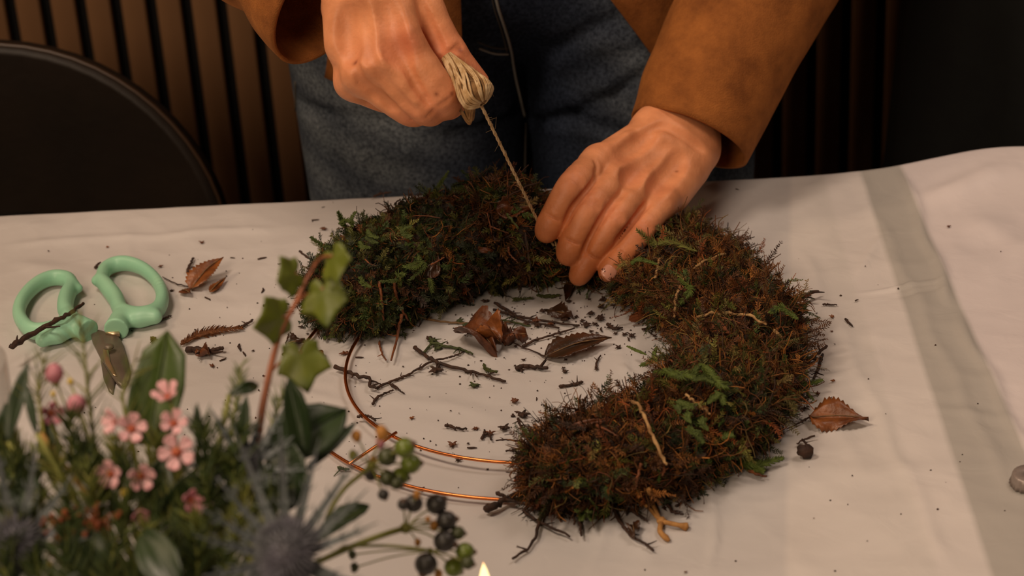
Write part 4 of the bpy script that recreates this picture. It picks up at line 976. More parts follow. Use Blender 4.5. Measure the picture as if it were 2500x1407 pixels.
wtwig([C5(80, 548), C5(140, 590), C5(190, 625)], .0010, on=tbl(.014), sub=0); wtwig([C5(460, 365), C5(560, 375)], .0013, on=lambda x, y: PY(x, y, 1.53), sub=0); wtwig([C5(540, 380), C5(430, 382)], .0010, on=lambda x, y: PY(x, y, 1.53), sub=0)
wtwig([C5(705, 248), C5(775, 275)], .0014, on=lambda x, y: PY(x, y, 1.54)); wtwig([C5(545, 205), C5(600, 185), C5(655, 180)], .0011, on=lambda x, y: on_table(x, y, .002), sub=2); wtwig([C5(770, 185), C5(800, 230)], .0010, on=lambda x, y: PY(x, y, 1.55))
wtwig([C5(650, 745), C5(690, 850), C5(740, 960)], .0013, m=m_needle); wtwig([C5(700, 930), C5(690, 1080), C5(655, 1225)], .0013, m=m_needle, on=lambda x, y: moss_at(x, y, .006)); wtwig([C5(580, 740), C5(600, 860), C5(610, 960)], .0012, m=m_needle)
wtwig([C5(580, 1110), C5(590, 1170), C5(615, 1225)], .0009, m=m_needle, on=tbl(.003)); wtwig([C5(1370, 520), C5(1410, 560), C5(1465, 610)], .0009, m=m_needle, sub=0)
wtwig([C5(900, 640), C5(985, 590)], .0007, m=m_needle); wtwig([C5(1240, 400), C5(1400, 430)], .0007, m=m_needle, sub=0); wtwig([C5(1380, 310), C5(1450, 410)], .0012, m=mat('green_stalk', srgb(70, 78, 28), .6), sub=0)
wtwig([C7(740, 358), C7(800, 380), C7(850, 410)], .0008, m=m_needle, sub=0); wtwig([C7(988, 560), C7(965, 630), C7(942, 700)], .0011, m=m_needle, sub=0); wtwig([C7(1112, 575), C7(1100, 620)], .0010, m=m_needle, sub=0)
wtwig([C7(1390, 610), C7(1410, 628), C7(1490, 605)], .0011, on=tbl(.004)); wtwig([C7(1600, 590), C7(1680, 620), C7(1715, 628)], .0012, m=m_needle, on=tbl(.003), sub=0); wtwig([C6(600, 1130), C6(680, 1100), C6(700, 1140)], .0009, m=m_needle, sub=0)
wtwig([C6(845, 1190), C6(960, 1160)], .0009, m=m_needle, sub=0); wtwig([C6(800, 1120), C6(875, 1095)], .0008, m=m_needle, sub=0)
wtwig([(1235, 470), (1265, 430), (1290, 402)], .0008, on=lambda x, y: PY(x, y, 1.52)); wtwig([C5(1100, 160), C5(1250, 30)], .0006, on=lambda x, y: PY(x, y, 1.53), sub=0); wtwig([C5(1110, 170), C5(1180, 110), C5(1270, 20)], .0005, on=lambda x, y: PY(x, y, 1.53), sub=0)
for dx in (0, 10, 22, 34): wtwig([C5(350 + dx, 930 + dx), C5(480 + dx, 1000 - dx), C5(560, 1060 - dx)], .0008, m=m_needle, on=tbl(.006), sub=0)
for q in range(90):
    t = rng.uniform(TH0 + .1, TH1 - .1); p_ = math.radians(rng.uniform(-10, 190)); A_, n_ = surf(np.array(t), np.array(p_), .003); d = rng.normal(size=3); d -= n_ * (d @ n_) * .8; d /= np.linalg.norm(d); L = rng.uniform(.012, .03)
    P = smooth_path([A_, A_ + d * L * .5 + rng.normal(0, .001, 3), A_ + d * L - n_ * .001], 8); P[:, 2] = np.maximum(P[:, 2], TZ + .002)
    twig_mb(P, rng.uniform(.0004, .0009), sub=0).build('twig', m_twig if q % 3 else m_needle, wreath)

# dead leaves -------------------------------------------------------------------
def leaf_mesh(base, tip, width, up=(0, 0, 1), curl=0.0, cup=.15, serr=.10, nteeth=9, seed=0, shape='birch', nu=26, nv=11, wob=.12, thick=.0004):
    rs = np.random.default_rng(seed); base = np.asarray(base, float); tip = np.asarray(tip, float); D = tip - base; L = np.linalg.norm(D); D /= L
    Sd = np.cross(D, up); Sd /= np.linalg.norm(Sd); Un = np.cross(Sd, D)
    prof = {'birch': ([0, .08, .25, .5, .75, .92, 1], [.05, .62, 1, .86, .48, .16, .02]), 'lance': ([0, .1, .3, .55, .8, .95, 1], [.12, .5, .85, 1, .7, .25, .02]),
            'strap': ([0, .1, .5, .8, 1], [.7, .85, 1, .8, .02]), 'spine': ([0, .05, .4, 1], [.9, 1, .6, .02])}[shape]
    u = np.linspace(0, 1, nu); v = np.linspace(-1, 1, nv); wd = np.interp(u, *prof) * width / 2
    ph = rs.random(4) * 6.28
    V = np.zeros((nu, nv, 3))
    for a in range(nu):
        tooth = 1 + serr * (((u[a] * nteeth) % 1) - .5) * 2
        for c in range(nv):
            w_ = wd[a] * v[c] * (tooth if abs(v[c]) > .95 else 1)
            z = cup * abs(w_) + L * curl * math.sin(u[a] * math.pi) + wob * width * .3 * (math.sin(u[a] * 7 + ph[0] + v[c] * 2) * abs(v[c]) + .5 * math.sin(v[c] * 6 + ph[1] + 3 * u[a])) - .0006 * (abs(v[c]) < .1)
            V[a, c] = base + D * L * u[a] + Sd * w_ + Un * z + Sd * math.sin(u[a] * 4 + ph[2]) * width * .04
    i = np.arange(nu - 1)[:, None] * nv; j = np.arange(nv - 1)[None]
    return V.reshape(-1, 3), np.stack([i + j, i + nv + j, i + nv + j + 1, i + j + 1], -1).reshape(-1, 4)
def add_leaf(name, V, Q, m, parent=None, thick=.0003):
    o = mesh_np(name, V, Q, m, parent); md = o.modifiers.new('s', 'SOLIDIFY'); md.thickness = thick; md.offset = 0; return o
m_dleaf = mat('dead_leaf', srgb(112, 62, 30), .45, srgb(66, 34, 18), 90, bump=.0006, bscale=260)
m_dleaf2 = mat('dead_leaf_orange', srgb(150, 88, 40), .4, srgb(84, 44, 20), 70, bump=.0006, bscale=260)
m_dleaf3 = mat('wet_dark_leaf', srgb(46, 34, 22), .3, srgb(74, 42, 24), 60, bump=.0006, bscale=260)
def wleaf(p0, p1, wpx, m=None, off=.004, seed=1, on=None, **k):
    A_ = moss_at(*p0, off) if on is None else on(*p0); B_ = moss_at(*p1, off) if on is None else on(*p1)
    V, Q = leaf_mesh(A_, B_, wpx / 3300, up=(0, -.6, .8), seed=seed, **k); return add_leaf('dead_leaf', V, Q, m or m_dleaf, wreath)
wleaf(C5(1330, 300), C5(1510, 305), 56, m_dleaf, seed=2, wob=.9, cup=.4, serr=.2); wleaf(C5(900, 720), C5(950, 570), 36, m_dleaf3, seed=3, off=-.001, wob=.5); wleaf(C6(1500, 870), C6(1610, 790), 40, m_dleaf2, seed=4, on=lambda x, y: on_table(x, y, .02))
wleaf(C7(560, 340), C7(800, 290), 20, m_dleaf, seed=5, off=-.001, wob=.5); wleaf(C6(380, 790), C6(520, 760), 26, m_dleaf, seed=6, off=.006); wleaf(C5(1190, 540), C5(1290, 545), 20, m_dleaf, seed=7, off=-.001, wob=.6); wleaf((1390, 690), (1380, 735), 24, m_dleaf3, seed=8, on=tbl(.004))
wleaf(C6(880, 830), C6(1090, 900), 46, mat('rusty_moss', srgb(120, 66, 28), .8, srgb(84, 40, 18), 200, bump=.002, bscale=300), seed=9, off=.002, wob=.3)

# ================================================================== SCISSORS
m_mint = mat('mint_plastic', srgb(160, 214, 180), .42, srgb(152, 208, 176), 30, spec=.45)
m_steel = mat('dark_steel', srgb(126, 114, 100), .42, srgb(104, 94, 82), 30, metal=.35)
m_brass = mat('tang_steel', srgb(206, 184, 150), .35, metal=.9)
sc0 = on_table(*C3(820, 835)); sc = empty('scissors', (sc0[0], sc0[1], TZ)); tag(sc, 'open florist scissors with chunky mint green plastic handles', 'scissors')
SZ = .0085
def s3(x, y, dz=0): return on_table(*C3(x, y), SZ + dz)
def handle(name, loop, loop_r, extra):
    P = [s3(*q) for q in loop]; pts = np.array(P); lo = pts.min(0) - .02; hi = pts.max(0) + .02
    for a_, b_, ra, rb in extra:
        for q in (a_, b_): lo = np.minimum(lo, s3(*q) - .016); hi = np.maximum(hi, s3(*q) + .016)
    f = Field(lo, hi, .0009)
    Ps = smooth_path(P, 60); Rs = np.interp(np.linspace(0, 1, 60), np.linspace(0, 1, len(loop_r)), loop_r) * .80
    f.chain(Ps, Rs, .002, zs=1.25)
    for a_, b_, ra, rb in extra: f.cone(s3(*a_), s3(*b_), ra * .82, rb * .86, .004)
    a_, b_ = s3(*extra[0][0]), s3(*extra[0][1]); d_ = (b_ - a_) / np.linalg.norm(b_ - a_)         # the neck ends in a flat collar
    g_ = [f.lo[i] + np.arange(f.n[i]) * f.h for i in range(3)]
    pl_ = ((g_[0][:, None, None] - b_[0]) * d_[0] + (g_[1][None, :, None] - b_[1]) * d_[1] + (g_[2][None, None, :] - b_[2]) * d_[2] - .0012).astype(np.float32)
    f.v = np.maximum(f.v, pl_)
    V, Q = f.mesh(); V = relax(V, Q, 1); V[:, 2] = np.maximum(V[:, 2], TZ + .0008)
    return mesh_np(name, V, Q, m_mint, sc)
lp = [(775, 330), (800, 250), (880, 205), (985, 200), (1100, 245), (1195, 335), (1238, 440), (1212, 540), (1120, 590), (1010, 592), (925, 560), (885, 470), (835, 400), (775, 330)]
rr_ = [.0062, .0058, .0058, .0056, .0054, .0054, .0056, .0062, .0066, .0066, .0068, .0072, .0070, .0062]
handle('handle', lp, rr_, [((925, 590), (888, 698), .0080, .0108), ((930, 625), (1060, 620), .0078, .0070), ((1060, 620), (1182, 605), .0070, .0066), ((757, 325), (728, 330), .0040, .0036)])
lp = [(552, 370), (520, 322), (430, 305), (330, 330), (240, 392), (170, 480), (145, 570), (175, 650), (250, 712), (360, 712), (470, 672), (525, 620), (498, 540), (510, 450), (552, 370)]
rr_ = [.0062, .0060, .0058, .0056, .0056, .0056, .0056, .0058, .0062, .0064, .0066, .0070, .0072, .0070, .0062]
handle('handle', lp, rr_, [((530, 620), (668, 712), .0080, .0105), ((560, 690), (440, 745), .0078, .0070), ((440, 745), (325, 782), .0070, .0064), ((575, 378), (602, 388), .0040, .0036)])
def plate(name, poly, z, th, m, parent, bev=.0006):
    pts = [on_table(*C3(*q), 0) for q in poly]; V0 = np.array([[p_[0], p_[1], TZ + z] for p_ in pts]); n = len(V0); c = V0.mean(0)
    Vi = c + (V0 - c) * .93
    V = np.concatenate([V0, V0 + (0, 0, th * .6), Vi + (0, 0, th), [c + (0, 0, th)], [c]])
    Q = [(k, (k + 1) % n, n + (k + 1) % n, n + k) for k in range(n)] + [(n + k, n + (k + 1) % n, 2 * n + (k + 1) % n, 2 * n + k) for k in range(n)]
    T = [(2 * n + k, 2 * n + (k + 1) % n, 3 * n) for k in range(n)] + [((k + 1) % n, k, 3 * n + 1) for k in range(n)]
    b = MB(); b.add(V, Q, T); return b.build(name, m, parent, smooth=False)
bl1 = plate('blade', [(690, 748), (760, 742), (905, 785), (938, 835), (970, 950), (992, 1050), (975, 1130), (940, 1168), (900, 1150), (850, 1085), (775, 960), (712, 830)], .0035, .0024, m_steel, sc)
bl2 = plate('blade', [(850, 722), (925, 728), (925, 800), (905, 900), (880, 1010), (880, 1120), (862, 1205), (830, 1180), (790, 1080), (770, 960), (785, 860), (820, 800)], .0010, .0022, m_steel, sc)
plate('tang', [(818, 728), (925, 735), (920, 800), (812, 786)], .0056, .0022, m_brass, sc)
bl3 = plate('blade_edge', [(790, 900), (830, 880), (850, 1000), (900, 1110), (868, 1100), (810, 1010)], .0060, .0008, m_brass, sc)
pv = s3(830, 832, .0012); b = MB(); b.lathe([(0.0001, .0018), (.0022, .0016), (.0036, .0006), (.0038, -.001), (.0001, -.001)], pv, 24); b.build('pivot_screw', m_steel, sc)

# ================================================================== LITTER ON THE COVER
def T2(pts, r, label, group=None, sub=1, m=None, n=18, dz=.001, name='twig', flat=1.0):
    P = smooth_path([on_table(*q, dz + r) for q in pts], n); o = twig_mb(P, r, sub=sub).build(name, m or m_twig)
    return tag(o, label, 'twig', group)
def crumb(px, py, s, label, group, col='dark', name='moss_crumb'):
    """a ragged flake of litter about s pixels across"""
    r_ = s / 3200 / 2; c = on_table(px, py, r_ * .35 + .0004); b = MB(); k = rng.integers(3, 6); a0 = rng.uniform(0, 6.28)
    b.ball(c, r_ * .55, 7, 5, (1.2, .8, .5), .22)
    for q in range(k):
        an = a0 + q * 6.28 / k + rng.normal(0, .4); L = r_ * rng.uniform(.7, 1.25); d = np.array([math.cos(an), math.sin(an), rng.uniform(-.05, .3)])
        e = c + d * L; e[2] = max(e[2], TZ + .0009)
        b.tube([c, c + d * L * .6 + (0, 0, r_ * .1), e], [r_ * .30, r_ * .20, r_ * .07], 4)
    m = {'dark': m_twig, 'rust': m_dleaf, 'green': m_gcrumb, 'orange': m_dleaf2}[col]
    return tag(b.build(name, m, smooth=False), label, 'crumb', group)
def chip(px, py, s, an, label, group, m=None, asp=.22, name='bark_chip', cat='bark chip'):
    L = s / 3200 / 2; c = on_table(px, py, L * asp * .6 + .0005); d = np.array([math.cos(an), -math.sin(an) * 1.6, 0]); d *= L / np.linalg.norm(d); sd = np.array([-d[1], d[0], 0])
    b = MB(); b.tube([c - d, c - d * .3 + sd * rng.normal(0, .12), c + d * .4 + sd * rng.normal(0, .12), c + d], [L * asp * .7, L * asp, L * asp * .9, L * asp * .4], 5)
    return tag(b.build(name, m or m_twig, smooth=False), label, cat, group)
m_gcrumb = mat('green_crumb', srgb(66, 76, 30), .7, srgb(42, 46, 20), 300)
# twigs
T2([C3(75, 842), C3(200, 760), C3(420, 640), C3(520, 590), C3(640, 505)], .0022, 'thick dark twig lying across the left mint scissor handle', sub=2, dz=.0175, n=26)
T2([C3(1205, 640), C3(1260, 615), C3(1305, 595)], .0010, 'short dark twig poking out beside the right scissor handle', sub=0)
T2([C3(728, 232), C3(745, 210), C3(768, 190)], .0011, 'short dark twig touching the top of the right scissor loop', sub=0)
T2([C3(1430, 262), C3(1440, 225), C3(1460, 190), C3(1475, 155)], .0013, 'small crooked twig just left of the serrated birch leaf')
T2([C5(800, 1150), C5(900, 1220), C5(1000, 1260), C5(1200, 1310), C5(1368, 1358)], .0016, 'longest brown twig slanting right inside the wreath', sub=5, n=34)
T2([C5(1300, 870), C5(1380, 915), C5(1450, 950), C5(1650, 990), C5(1830, 1010)], .0013, 'brown twig along the inner edge of the far moss', sub=4, n=28)
T2([C5(1290, 910), C5(1400, 945), C5(1500, 985), C5(1700, 1025)], .0012, 'lower of two parallel twigs by the far moss', sub=3, n=24)
T2([C5(560, 1402), C5(640, 1365), C5(720, 1335), C5(820, 1285), C5(905, 1235), C5(1010, 1212)], .0011, 'thin crooked twig rising right across the inner copper wire side', sub=5, n=34)
T2([C5(1010, 1212), C5(1060, 1195), C5(1105, 1175)], .0008, 'tiny twig above the longest brown twig', sub=1)
T2([C5(1475, 1142), C5(1560, 1100), C5(1660, 1070), C5(1800, 1030)], .0011, 'thin twig between the two curled brown leaves', sub=3)
T2([C5(300, 1268), C5(380, 1300), C5(450, 1330), C5(520, 1342), C5(520, 1390), C5(560, 1400)], .0017, 'thick blackish twig hooked over the inner copper wire', sub=3, dz=.003)
T2([C5(900, 1120), C5(1000, 1140), C5(1080, 1155), C5(1160, 1190)], .0013, 'mossy green twig beside the orange curled leaf', sub=4, m=m_gcrumb)
T2([C5(820, 960), C5(1000, 990), C5(1200, 995), C5(1400, 990), C5(1500, 1010)], .0009, 'long thin grey twig under the left moss end', sub=3, n=26, m=m_raff)
T2([C7(832, 825), C7(860, 880), C7(900, 935), C7(940, 980), C7(1000, 1010), C7(1057, 1060)], .0013, 'crooked twig carrying a clump below the wreath near the twine knot', sub=3, n=24)
T2([C7(905, 812), C7(960, 845), C7(1025, 890)], .0013, 'straight dark twig just left of the twine knot', sub=1)
T2([C7(1142, 792), C7(1165, 825), C7(1190, 840), C7(1236, 850)], .0012, 'angled dark twig just right of the twine knot')
T2([C7(1190, 802), C7(1215, 785), C7(1240, 765)], .0009, 'tiny twig pointing up right of the twine knot', sub=0)
T2([C7(515, 105), C7(580, 95), C7(650, 78)], .0011, 'thin flat twig between the ring centre and the near moss', sub=1)
T2([C4(2175, 378), C4(2220, 388), C4(2278, 396)], .0013, 'short dark stick at the centre of the lower copper wires', sub=0)
T2([C4(1818, 275), C4(1840, 245), C4(1880, 222), C4(1920, 205)], .0011, 'small bent twig right of the inner copper wire', sub=1)
T2([C4(1905, 180), C4(1940, 200), C4(1975, 222)], .0008, 'thin straight sliver near the small bent twig', sub=0)
T2([C4(1745, 335), C4(1800, 332), C4(1835, 355)], .0011, 'curly dark bit crossing the inner copper wire', sub=2, dz=.004)
T2([C4(1650, 588), C4(1705, 592)], .0013, 'greenish stub left of the outer copper wire', sub=1, m=m_gcrumb)
T2([C6(1715, 682), C6(1760, 688), C6(1810, 688)], .0008, 'thin black needle right of the wreath', sub=0)
T2([C6(1935, 660), C6(1955, 652)], .0006, 'tiny black sliver further right on the cover', sub=0)
T2([C6(1870, 785), C6(1890, 810), C6(1917, 835)], .0010, 'small wavy black twig on the cover right of the moss', sub=0)
T2([C3(2010, 520), C3(2100, 515), C3(2205, 510)], .0010, 'straight dark stick behind the ivy leaves', sub=1)
T2([C3(2330, 435), C3(2380, 405), C3(2450, 360)], .0013, 'dark crooked twig at the left end of the moss')
T2([C3(2110, 570), C3(2160, 575), C3(2240, 562)], .0008, 'thin twig just under the straight dark stick', sub=0)
T2([C5(1705, 1390), C5(1770, 1385), C5(1850, 1365)], .0010, 'thin dark twig near the middle of the ring', sub=1)
T2([C5(660, 1380), C5(680, 1390), C5(700, 1405)], .0007, 'tiny dark sliver beside the crooked ring twig', sub=0)
# sprig with side leaflets left of the ivy
sp = fern([C3(1380, 815), C3(1500, 745), C3(1620, 715), C3(1840, 690)], np.array(srgb(104, 62, 30)[:3]), (.004, .008), K=18, name='moss_frond', parent=None, lw=.0007, stem=.0011, on=tbl(.003)); tag(sp, 'brown curled moss frond lying between scissors and ivy', 'moss')
T2([C3(1830, 690), C3(1870, 665), C3(1930, 628)], .0013, 'dark stalk behind the left ivy leaf continuing the brown frond', sub=1)
T2([C3(1430, 850), C3(1560, 860), C3(1700, 850)], .0026, 'knobbly dark bark piece under the brown moss frond', sub=2)
sp = fern([C3(1150, 760), C3(1180, 790), C3(1200, 840)], np.array(srgb(96, 92, 36)[:3]), (.003, .006), K=10, name='moss_frond', parent=None, lw=.0006, on=tbl(.003)); tag(sp, 'small olive moss tuft left of the tall green leaf', 'moss')
for pts, lab in (([C5(1480, 845), C5(1420, 850), C5(1530, 838)], 'dark moss tuft on the cover by the ring finger'), ([C5(1560, 820), C5(1620, 830), C5(1700, 822)], 'green moss wisp under the fingertips'), ([C5(1230, 1250), C5(1250, 1290), C5(1310, 1300)], 'green moss tuft by the longest brown twig')):
    sp = fern(pts, np.array(srgb(62, 66, 26)[:3]), (.0015, .0035), K=9, name='moss_frond', parent=None, lw=.0006, on=tbl(.003)); tag(sp, lab, 'moss')
# leaves
def tleaf(p0, p1, w_px, label, m, seed, stem=None, tilt=(0, -.2, 1), h0=.003, h1=.006, stem_r=.0007, **k):
    A_, B_ = on_table(*p0, h0), on_table(*p1, h1); V, Q = leaf_mesh(A_, B_, w_px / 3150, up=tilt, seed=seed, **k); V[:, 2] = np.maximum(V[:, 2], TZ + .0012)
    root = empty('dead_leaf', (A_[0], A_[1], TZ)); tag(root, label, 'leaf'); add_leaf('leaf_blade', V, Q, m, root)
    MB().tube(smooth_path([A_, A_ * .5 + B_ * .5 + (0, 0, .0012 + k.get('curl', 0) * np.linalg.norm(B_ - A_)), B_], 10), [.0005] * 9 + [.0002], 5).build('midrib', m_raff, root)
    if stem is not None: twig_mb(smooth_path([A_] + [on_table(*q, .002) for q in stem], 14), stem_r, sub=0).build('leaf_stalk', m_twig, root)
    return root
tleaf(C3(1455, 395), C3(1700, 150), 62, 'brown serrated birch leaf lying right of the scissors', m_dleaf2, 21, [C3(1440, 375), C3(1340, 350), C3(1240, 300)], serr=.22, nteeth=12, cup=.35, h1=.014, curl=.06)
tleaf(C3(1600, 415), C3(1725, 305), 26, 'narrow orange leaf fragment beside the serrated birch leaf', m_dleaf2, 22, None, serr=.2, h1=.004)
tleaf(C3(1390, 400), C3(1450, 425), 28, 'small curled scrap at the stalk of the serrated birch leaf', m_dleaf, 23, None, h1=.006)
tleaf(C5(1100, 1050), C5(1320, 1180), 100, 'orange-brown curled leaf in the middle of the ring', m_dleaf, 24, None, cup=.7, curl=.18, wob=.5, serr=.08, h1=.004)
tleaf(C5(1230, 1030), C5(1330, 1110), 70, 'pale crumpled leaf on top of the orange-brown curled one', m_dleaf2, 25, None, cup=.8, h0=.012, h1=.012, wob=.8)
tleaf(C5(1340, 1100), C5(1500, 1060), 70, 'mossy brown leaf scrap right of the orange-brown leaf', m_dleaf, 26, None, cup=.4, wob=.9, serr=.3)
tleaf(C5(1610, 1205), C5(2030, 1090), 75, 'dark wet leaf with a long stalk in the ring', m_dleaf3, 27, [C5(1560, 1180), C5(1480, 1150), C5(1420, 1120)], cup=.3, curl=.05, serr=.16, nteeth=14)
tleaf(C5(1620, 920), C5(1790, 950), 44, 'dark torn leaf lying behind the twigs near the fingertips', m_dleaf3, 28, None, serr=.35, cup=.5, wob=.8)
tleaf(C7(1965, 285), C7(2312, 290), 86, 'brown birch leaf at the right of the wreath', m_dleaf2, 29, [C7(1900, 320), C7(1840, 350)], tilt=(0, -.3, 1), serr=.2, nteeth=12, cup=.25, curl=.02, wob=.4, shape='birch')
sd_ = empty('seed_stalk', on_table(*C7(1945, 470))); tag(sd_, 'dark seed head on a thin stalk under the right birch leaf', 'seed head')
twig_mb(smooth_path([on_table(*C7(1998, 392), .004), on_table(*C7(1930, 415), .003), on_table(*C7(1892, 440), .002)], 10), .0008, sub=1).build('stalk', m_twig, sd_)
MB().tube(smooth_path([on_table(*C7(1925, 412), .003), on_table(*C7(1948, 440), .003), on_table(*C7(1946, 465), .004)], 8), .0008, 5).build('stalk', m_twig, sd_)
MB().ball(on_table(*C7(1945, 480), .0055), .0056, 9, 7, (1.1, .8, .8), .16).build('seed_head', m_twig, sd_, smooth=False)
tleaf(C3(2180, 815), C3(2330, 790), 44, 'dark curled leaf behind the red ivy stem', m_dleaf3, 30, None, cup=.6, wob=.6)
tleaf(C3(2160, 885), C3(2245, 895), 24, 'small dark leaf scrap left of the lowest ivy leaf', m_dleaf3, 31, None)
tleaf(C3(2400, 870), C3(2465, 910), 26, 'small brown leaf scrap right of the lowest ivy leaf', m_dleaf, 32, None)
tleaf(C7(940, 910), C7(950, 970), 30, 'shrivelled brown clump on the crooked twig', m_dleaf3, 33, None, cup=.8, wob=.9)
tleaf(C3(1520, 870), C3(1590, 890), 34, 'reddish leaf scrap under the brown moss frond', m_dleaf, 34, None, wob=.9, cup=.5)
# crumbs, grouped by the patch where they lie
GI = ('dark litter crumb lying inside the copper ring', 'dark litter crumbs inside the ring')
for x, y, s_, c_ in ((1900, 935, 44, 'dark'), (1960, 960, 50, 'dark'), (1925, 1000, 30, 'dark'), (1870, 1000, 40, 'dark'), (1980, 850, 50, 'dark'), (1740, 970, 60, 'dark'), (1760, 860, 34, 'dark'), (1600, 920, 46, 'dark'), (1570, 1010, 46, 'dark'),
                     (1480, 1225, 22, 'dark'), (1740, 1300, 30, 'dark'), (1730, 1275, 22, 'dark'), (1425, 1262, 16, 'dark'), (1180, 960, 46, 'dark'), (1740, 1225, 20, 'dark'), (1935, 1285, 22, 'dark'), (1430, 1140, 24, 'dark')):
    crumb(*C5(x, y), s_ * .55, *GI)
crumb(*C5(935, 1290), 40, 'dark ragged clump under the longest brown twig', None); crumb(*C5(1170, 1385), 30, 'greenish clump alone near the ring middle', None, 'green'); crumb(*C5(1590, 1275), 20, 'dark end of the flat bark strip inside the ring', None)
o = T2([C5(1440, 1280), C5(1500, 1265), C5(1630, 1278)], .0020, 'flat dark bark strip inside the ring', sub=2)
o = T2([C5(1470, 1300), C5(1455, 1280), C5(1445, 1262)], .0008, 'curly hair of bark at the flat bark strip', sub=0)
GR = ('dark litter crumb beside the fingertips and inner right moss', 'litter crumbs by the inner right moss')
for x, y, s_ in ((190, 700, 50), (110, 650, 24), (190, 790, 40), (165, 830, 24), (90, 830, 50), (60, 800, 30), (20, 830, 34), (120, 870, 30), (20, 770, 30), (270, 690, 26), (250, 840, 40), (310, 850, 34), (500, 855, 46), (560, 900, 30), (310, 980, 40), (350, 890, 34), (290, 885, 26), (400, 900, 44), (160, 880, 20)):
    crumb(*C6(x, y), s_ * .5, *GR)
chip(*C6(195, 860), 22, 1.5, 'slim upright chip in the litter by the inner moss', None); chip(*C6(380, 925), 18, 1.2, 'slim chip below the litter by the inner moss', None); T2([C6(232, 822), C6(290, 855), C6(335, 845)], .0012, 'bent bark curl left of the inner moss edge'); T2([C6(470, 860), C6(520, 850), C6(580, 835)], .0010, 'thin bark strip touching the inner moss edge'); T2([C6(155, 1120), C6(160, 1080), C6(185, 1035)], .0009, 'short twig below the tip of the dark wet leaf')
T2([C6(0, 1238), C6(30, 1228), C6(62, 1220)], .0012, 'stubby stick in front of the pointed end of the dark wet leaf', sub=0)
crumb(*C7(255, 188), 24, 'square brown flake above the near moss end', None, 'rust'); crumb(*C7(300, 268), 34, 'spidery dark clump above the near moss end', None); crumb(*C7(245, 275), 18, 'dark bit attached to the spidery clump', None); crumb(*C7(195, 345), 30, 'three-pointed dark chip left of the near moss', None)
crumb(*C7(112, 378), 22, 'rust bud joined to an H-shaped chip', None, 'rust'); T2([C7(65, 405), C7(80, 358)], .0011, 'left stroke of the H-shaped chip', sub=0); T2([C7(72, 382), C7(105, 385), C7(118, 415)], .0011, 'right stroke of the H-shaped chip', sub=0)
crumb(*C7(28, 350), 17, 'small red-brown bud left of the H-shaped chip', None, 'rust'); crumb(*C4(2210, 472), 26, 'rust and black flake between the two copper wires', None, 'rust'); chip(*C4(2305, 487), 22, .1, 'thin dark chip above the inner copper wire', None); crumb(*C4(2285, 466), 9, 'tiny dark crumb over the thin chip', None)
crumb(*C4(2010, 342), 14, 'small orange flake left of the dark stick', None, 'orange'); chip(*C7(380, 178), 14, 1.7, 'tiny upright chip above the near moss', None); chip(*C7(250, 370), 9, 1.7, 'tiny upright sliver by the near moss edge', None); chip(*C7(545, 15), 16, .8, 'tiny chip far from the moss in the ring middle', None, asp=.35)
crumb(*C4(2240, 548), 16, 'dark crumb clinging to the inner copper wire', None); crumb(*C4(2060, 688), 18, 'dark crumb clinging to the outer copper wire', None); crumb(*C7(97, 587), 8, 'dark dot below the inner copper wire', None)
GLp = ('small dark crumb on the cover between scissors and wreath', 'crumbs between scissors and wreath')
for x, y, s_, c_ in ((1225, 220, 14, 'rust'), (820, 72, 11, 'orange'), (370, 103, 7, 'dark'), (1310, 405, 14, 'dark'), (1480, 228, 10, 'orange'), (1620, 980, 16, 'rust'), (1930, 865, 10, 'dark'), (2300, 682, 16, 'dark'), (2010, 1056, 9, 'dark'), (2345, 735, 9, 'dark')):
    crumb(*C3(x, y), s_, *GLp, col=c_)
for x, y, s_, a_ in ((2000, 158, 24, -.2), (1700, 930, 20, -.5), (1830, 840, 32, 1.35), (1862, 890, 22, 1.1), (1775, 155, 14, .2), (2135, 200, 12, 0), (2000, 405, 24, 1.7), (1585, 470, 26, .7)):
    chip(*C3(x, y), s_, a_, 'slender bark chip on the cover between scissors and wreath', 'bark chips between scissors and wreath')
crumb(*C3(1540, 38), 16, 'rust flake alone above the serrated birch leaf', None, 'rust'); crumb(*C5(232, 405), 22, 'rust clump left of the far moss', None, 'rust'); chip(*C5(180, 350), 20, 0, 'thin dark sliver behind the far left moss', None); chip(*C5(228, 270), 10, -.3, 'tiny dark sliver near the table back edge', None)
crumb(*C5(90, 1018), 12, 'small dark crumb right of the red ivy stem', None); crumb(*C5(365, 1185), 24, 'rust clump left of the doubled wire end', None, 'rust'); chip(*C5(455, 1210), 20, .1, 'thin chip right of the inner wire top', None); crumb(*C5(910, 1105), 30, 'mossy clump under the left moss end', None, 'green'); crumb(*C5(770, 940), 24, 'green clump at the foot of the left moss end', None, 'green')
GO = ('small dark crumb on the cover right of the wreath', 'crumbs on the cover right of the wreath')
for x, y, s_, c_ in ((1585, 710, 9, 'dark'), (1670, 745, 6, 'dark'), (1775, 770, 14, 'orange'), (1775, 870, 8, 'rust'), (1795, 958, 5, 'dark'), (1785, 1210, 14, 'orange'), (1680, 1298, 16, 'rust'), (1768, 1328, 8, 'dark'), (2025, 1197, 5, 'dark'), (1432, 252, 5, 'dark'), (1237, 325, 9, 'orange')):
    crumb(*C6(x, y), s_, *GO, col=c_)
for x, y, s_, c_ in ((2035, 238, 8, 'dark'), (1248, 1183, 9, 'rust'), (1992, 870, 4, 'rust'), (2303, 1003, 4, 'dark'), (2410, 263, 4, 'dark'), (2310, 60, 4, 'dark')):
    crumb(*C7(x, y), s_, *GO, col=c_)
crumb(2316, 553, 12, 'brown two-part speck near the right back of the table', None, 'rust'); chip(1800, 462, 12, .5, 'tiny dark sliver right of the wrist near the back edge', None)
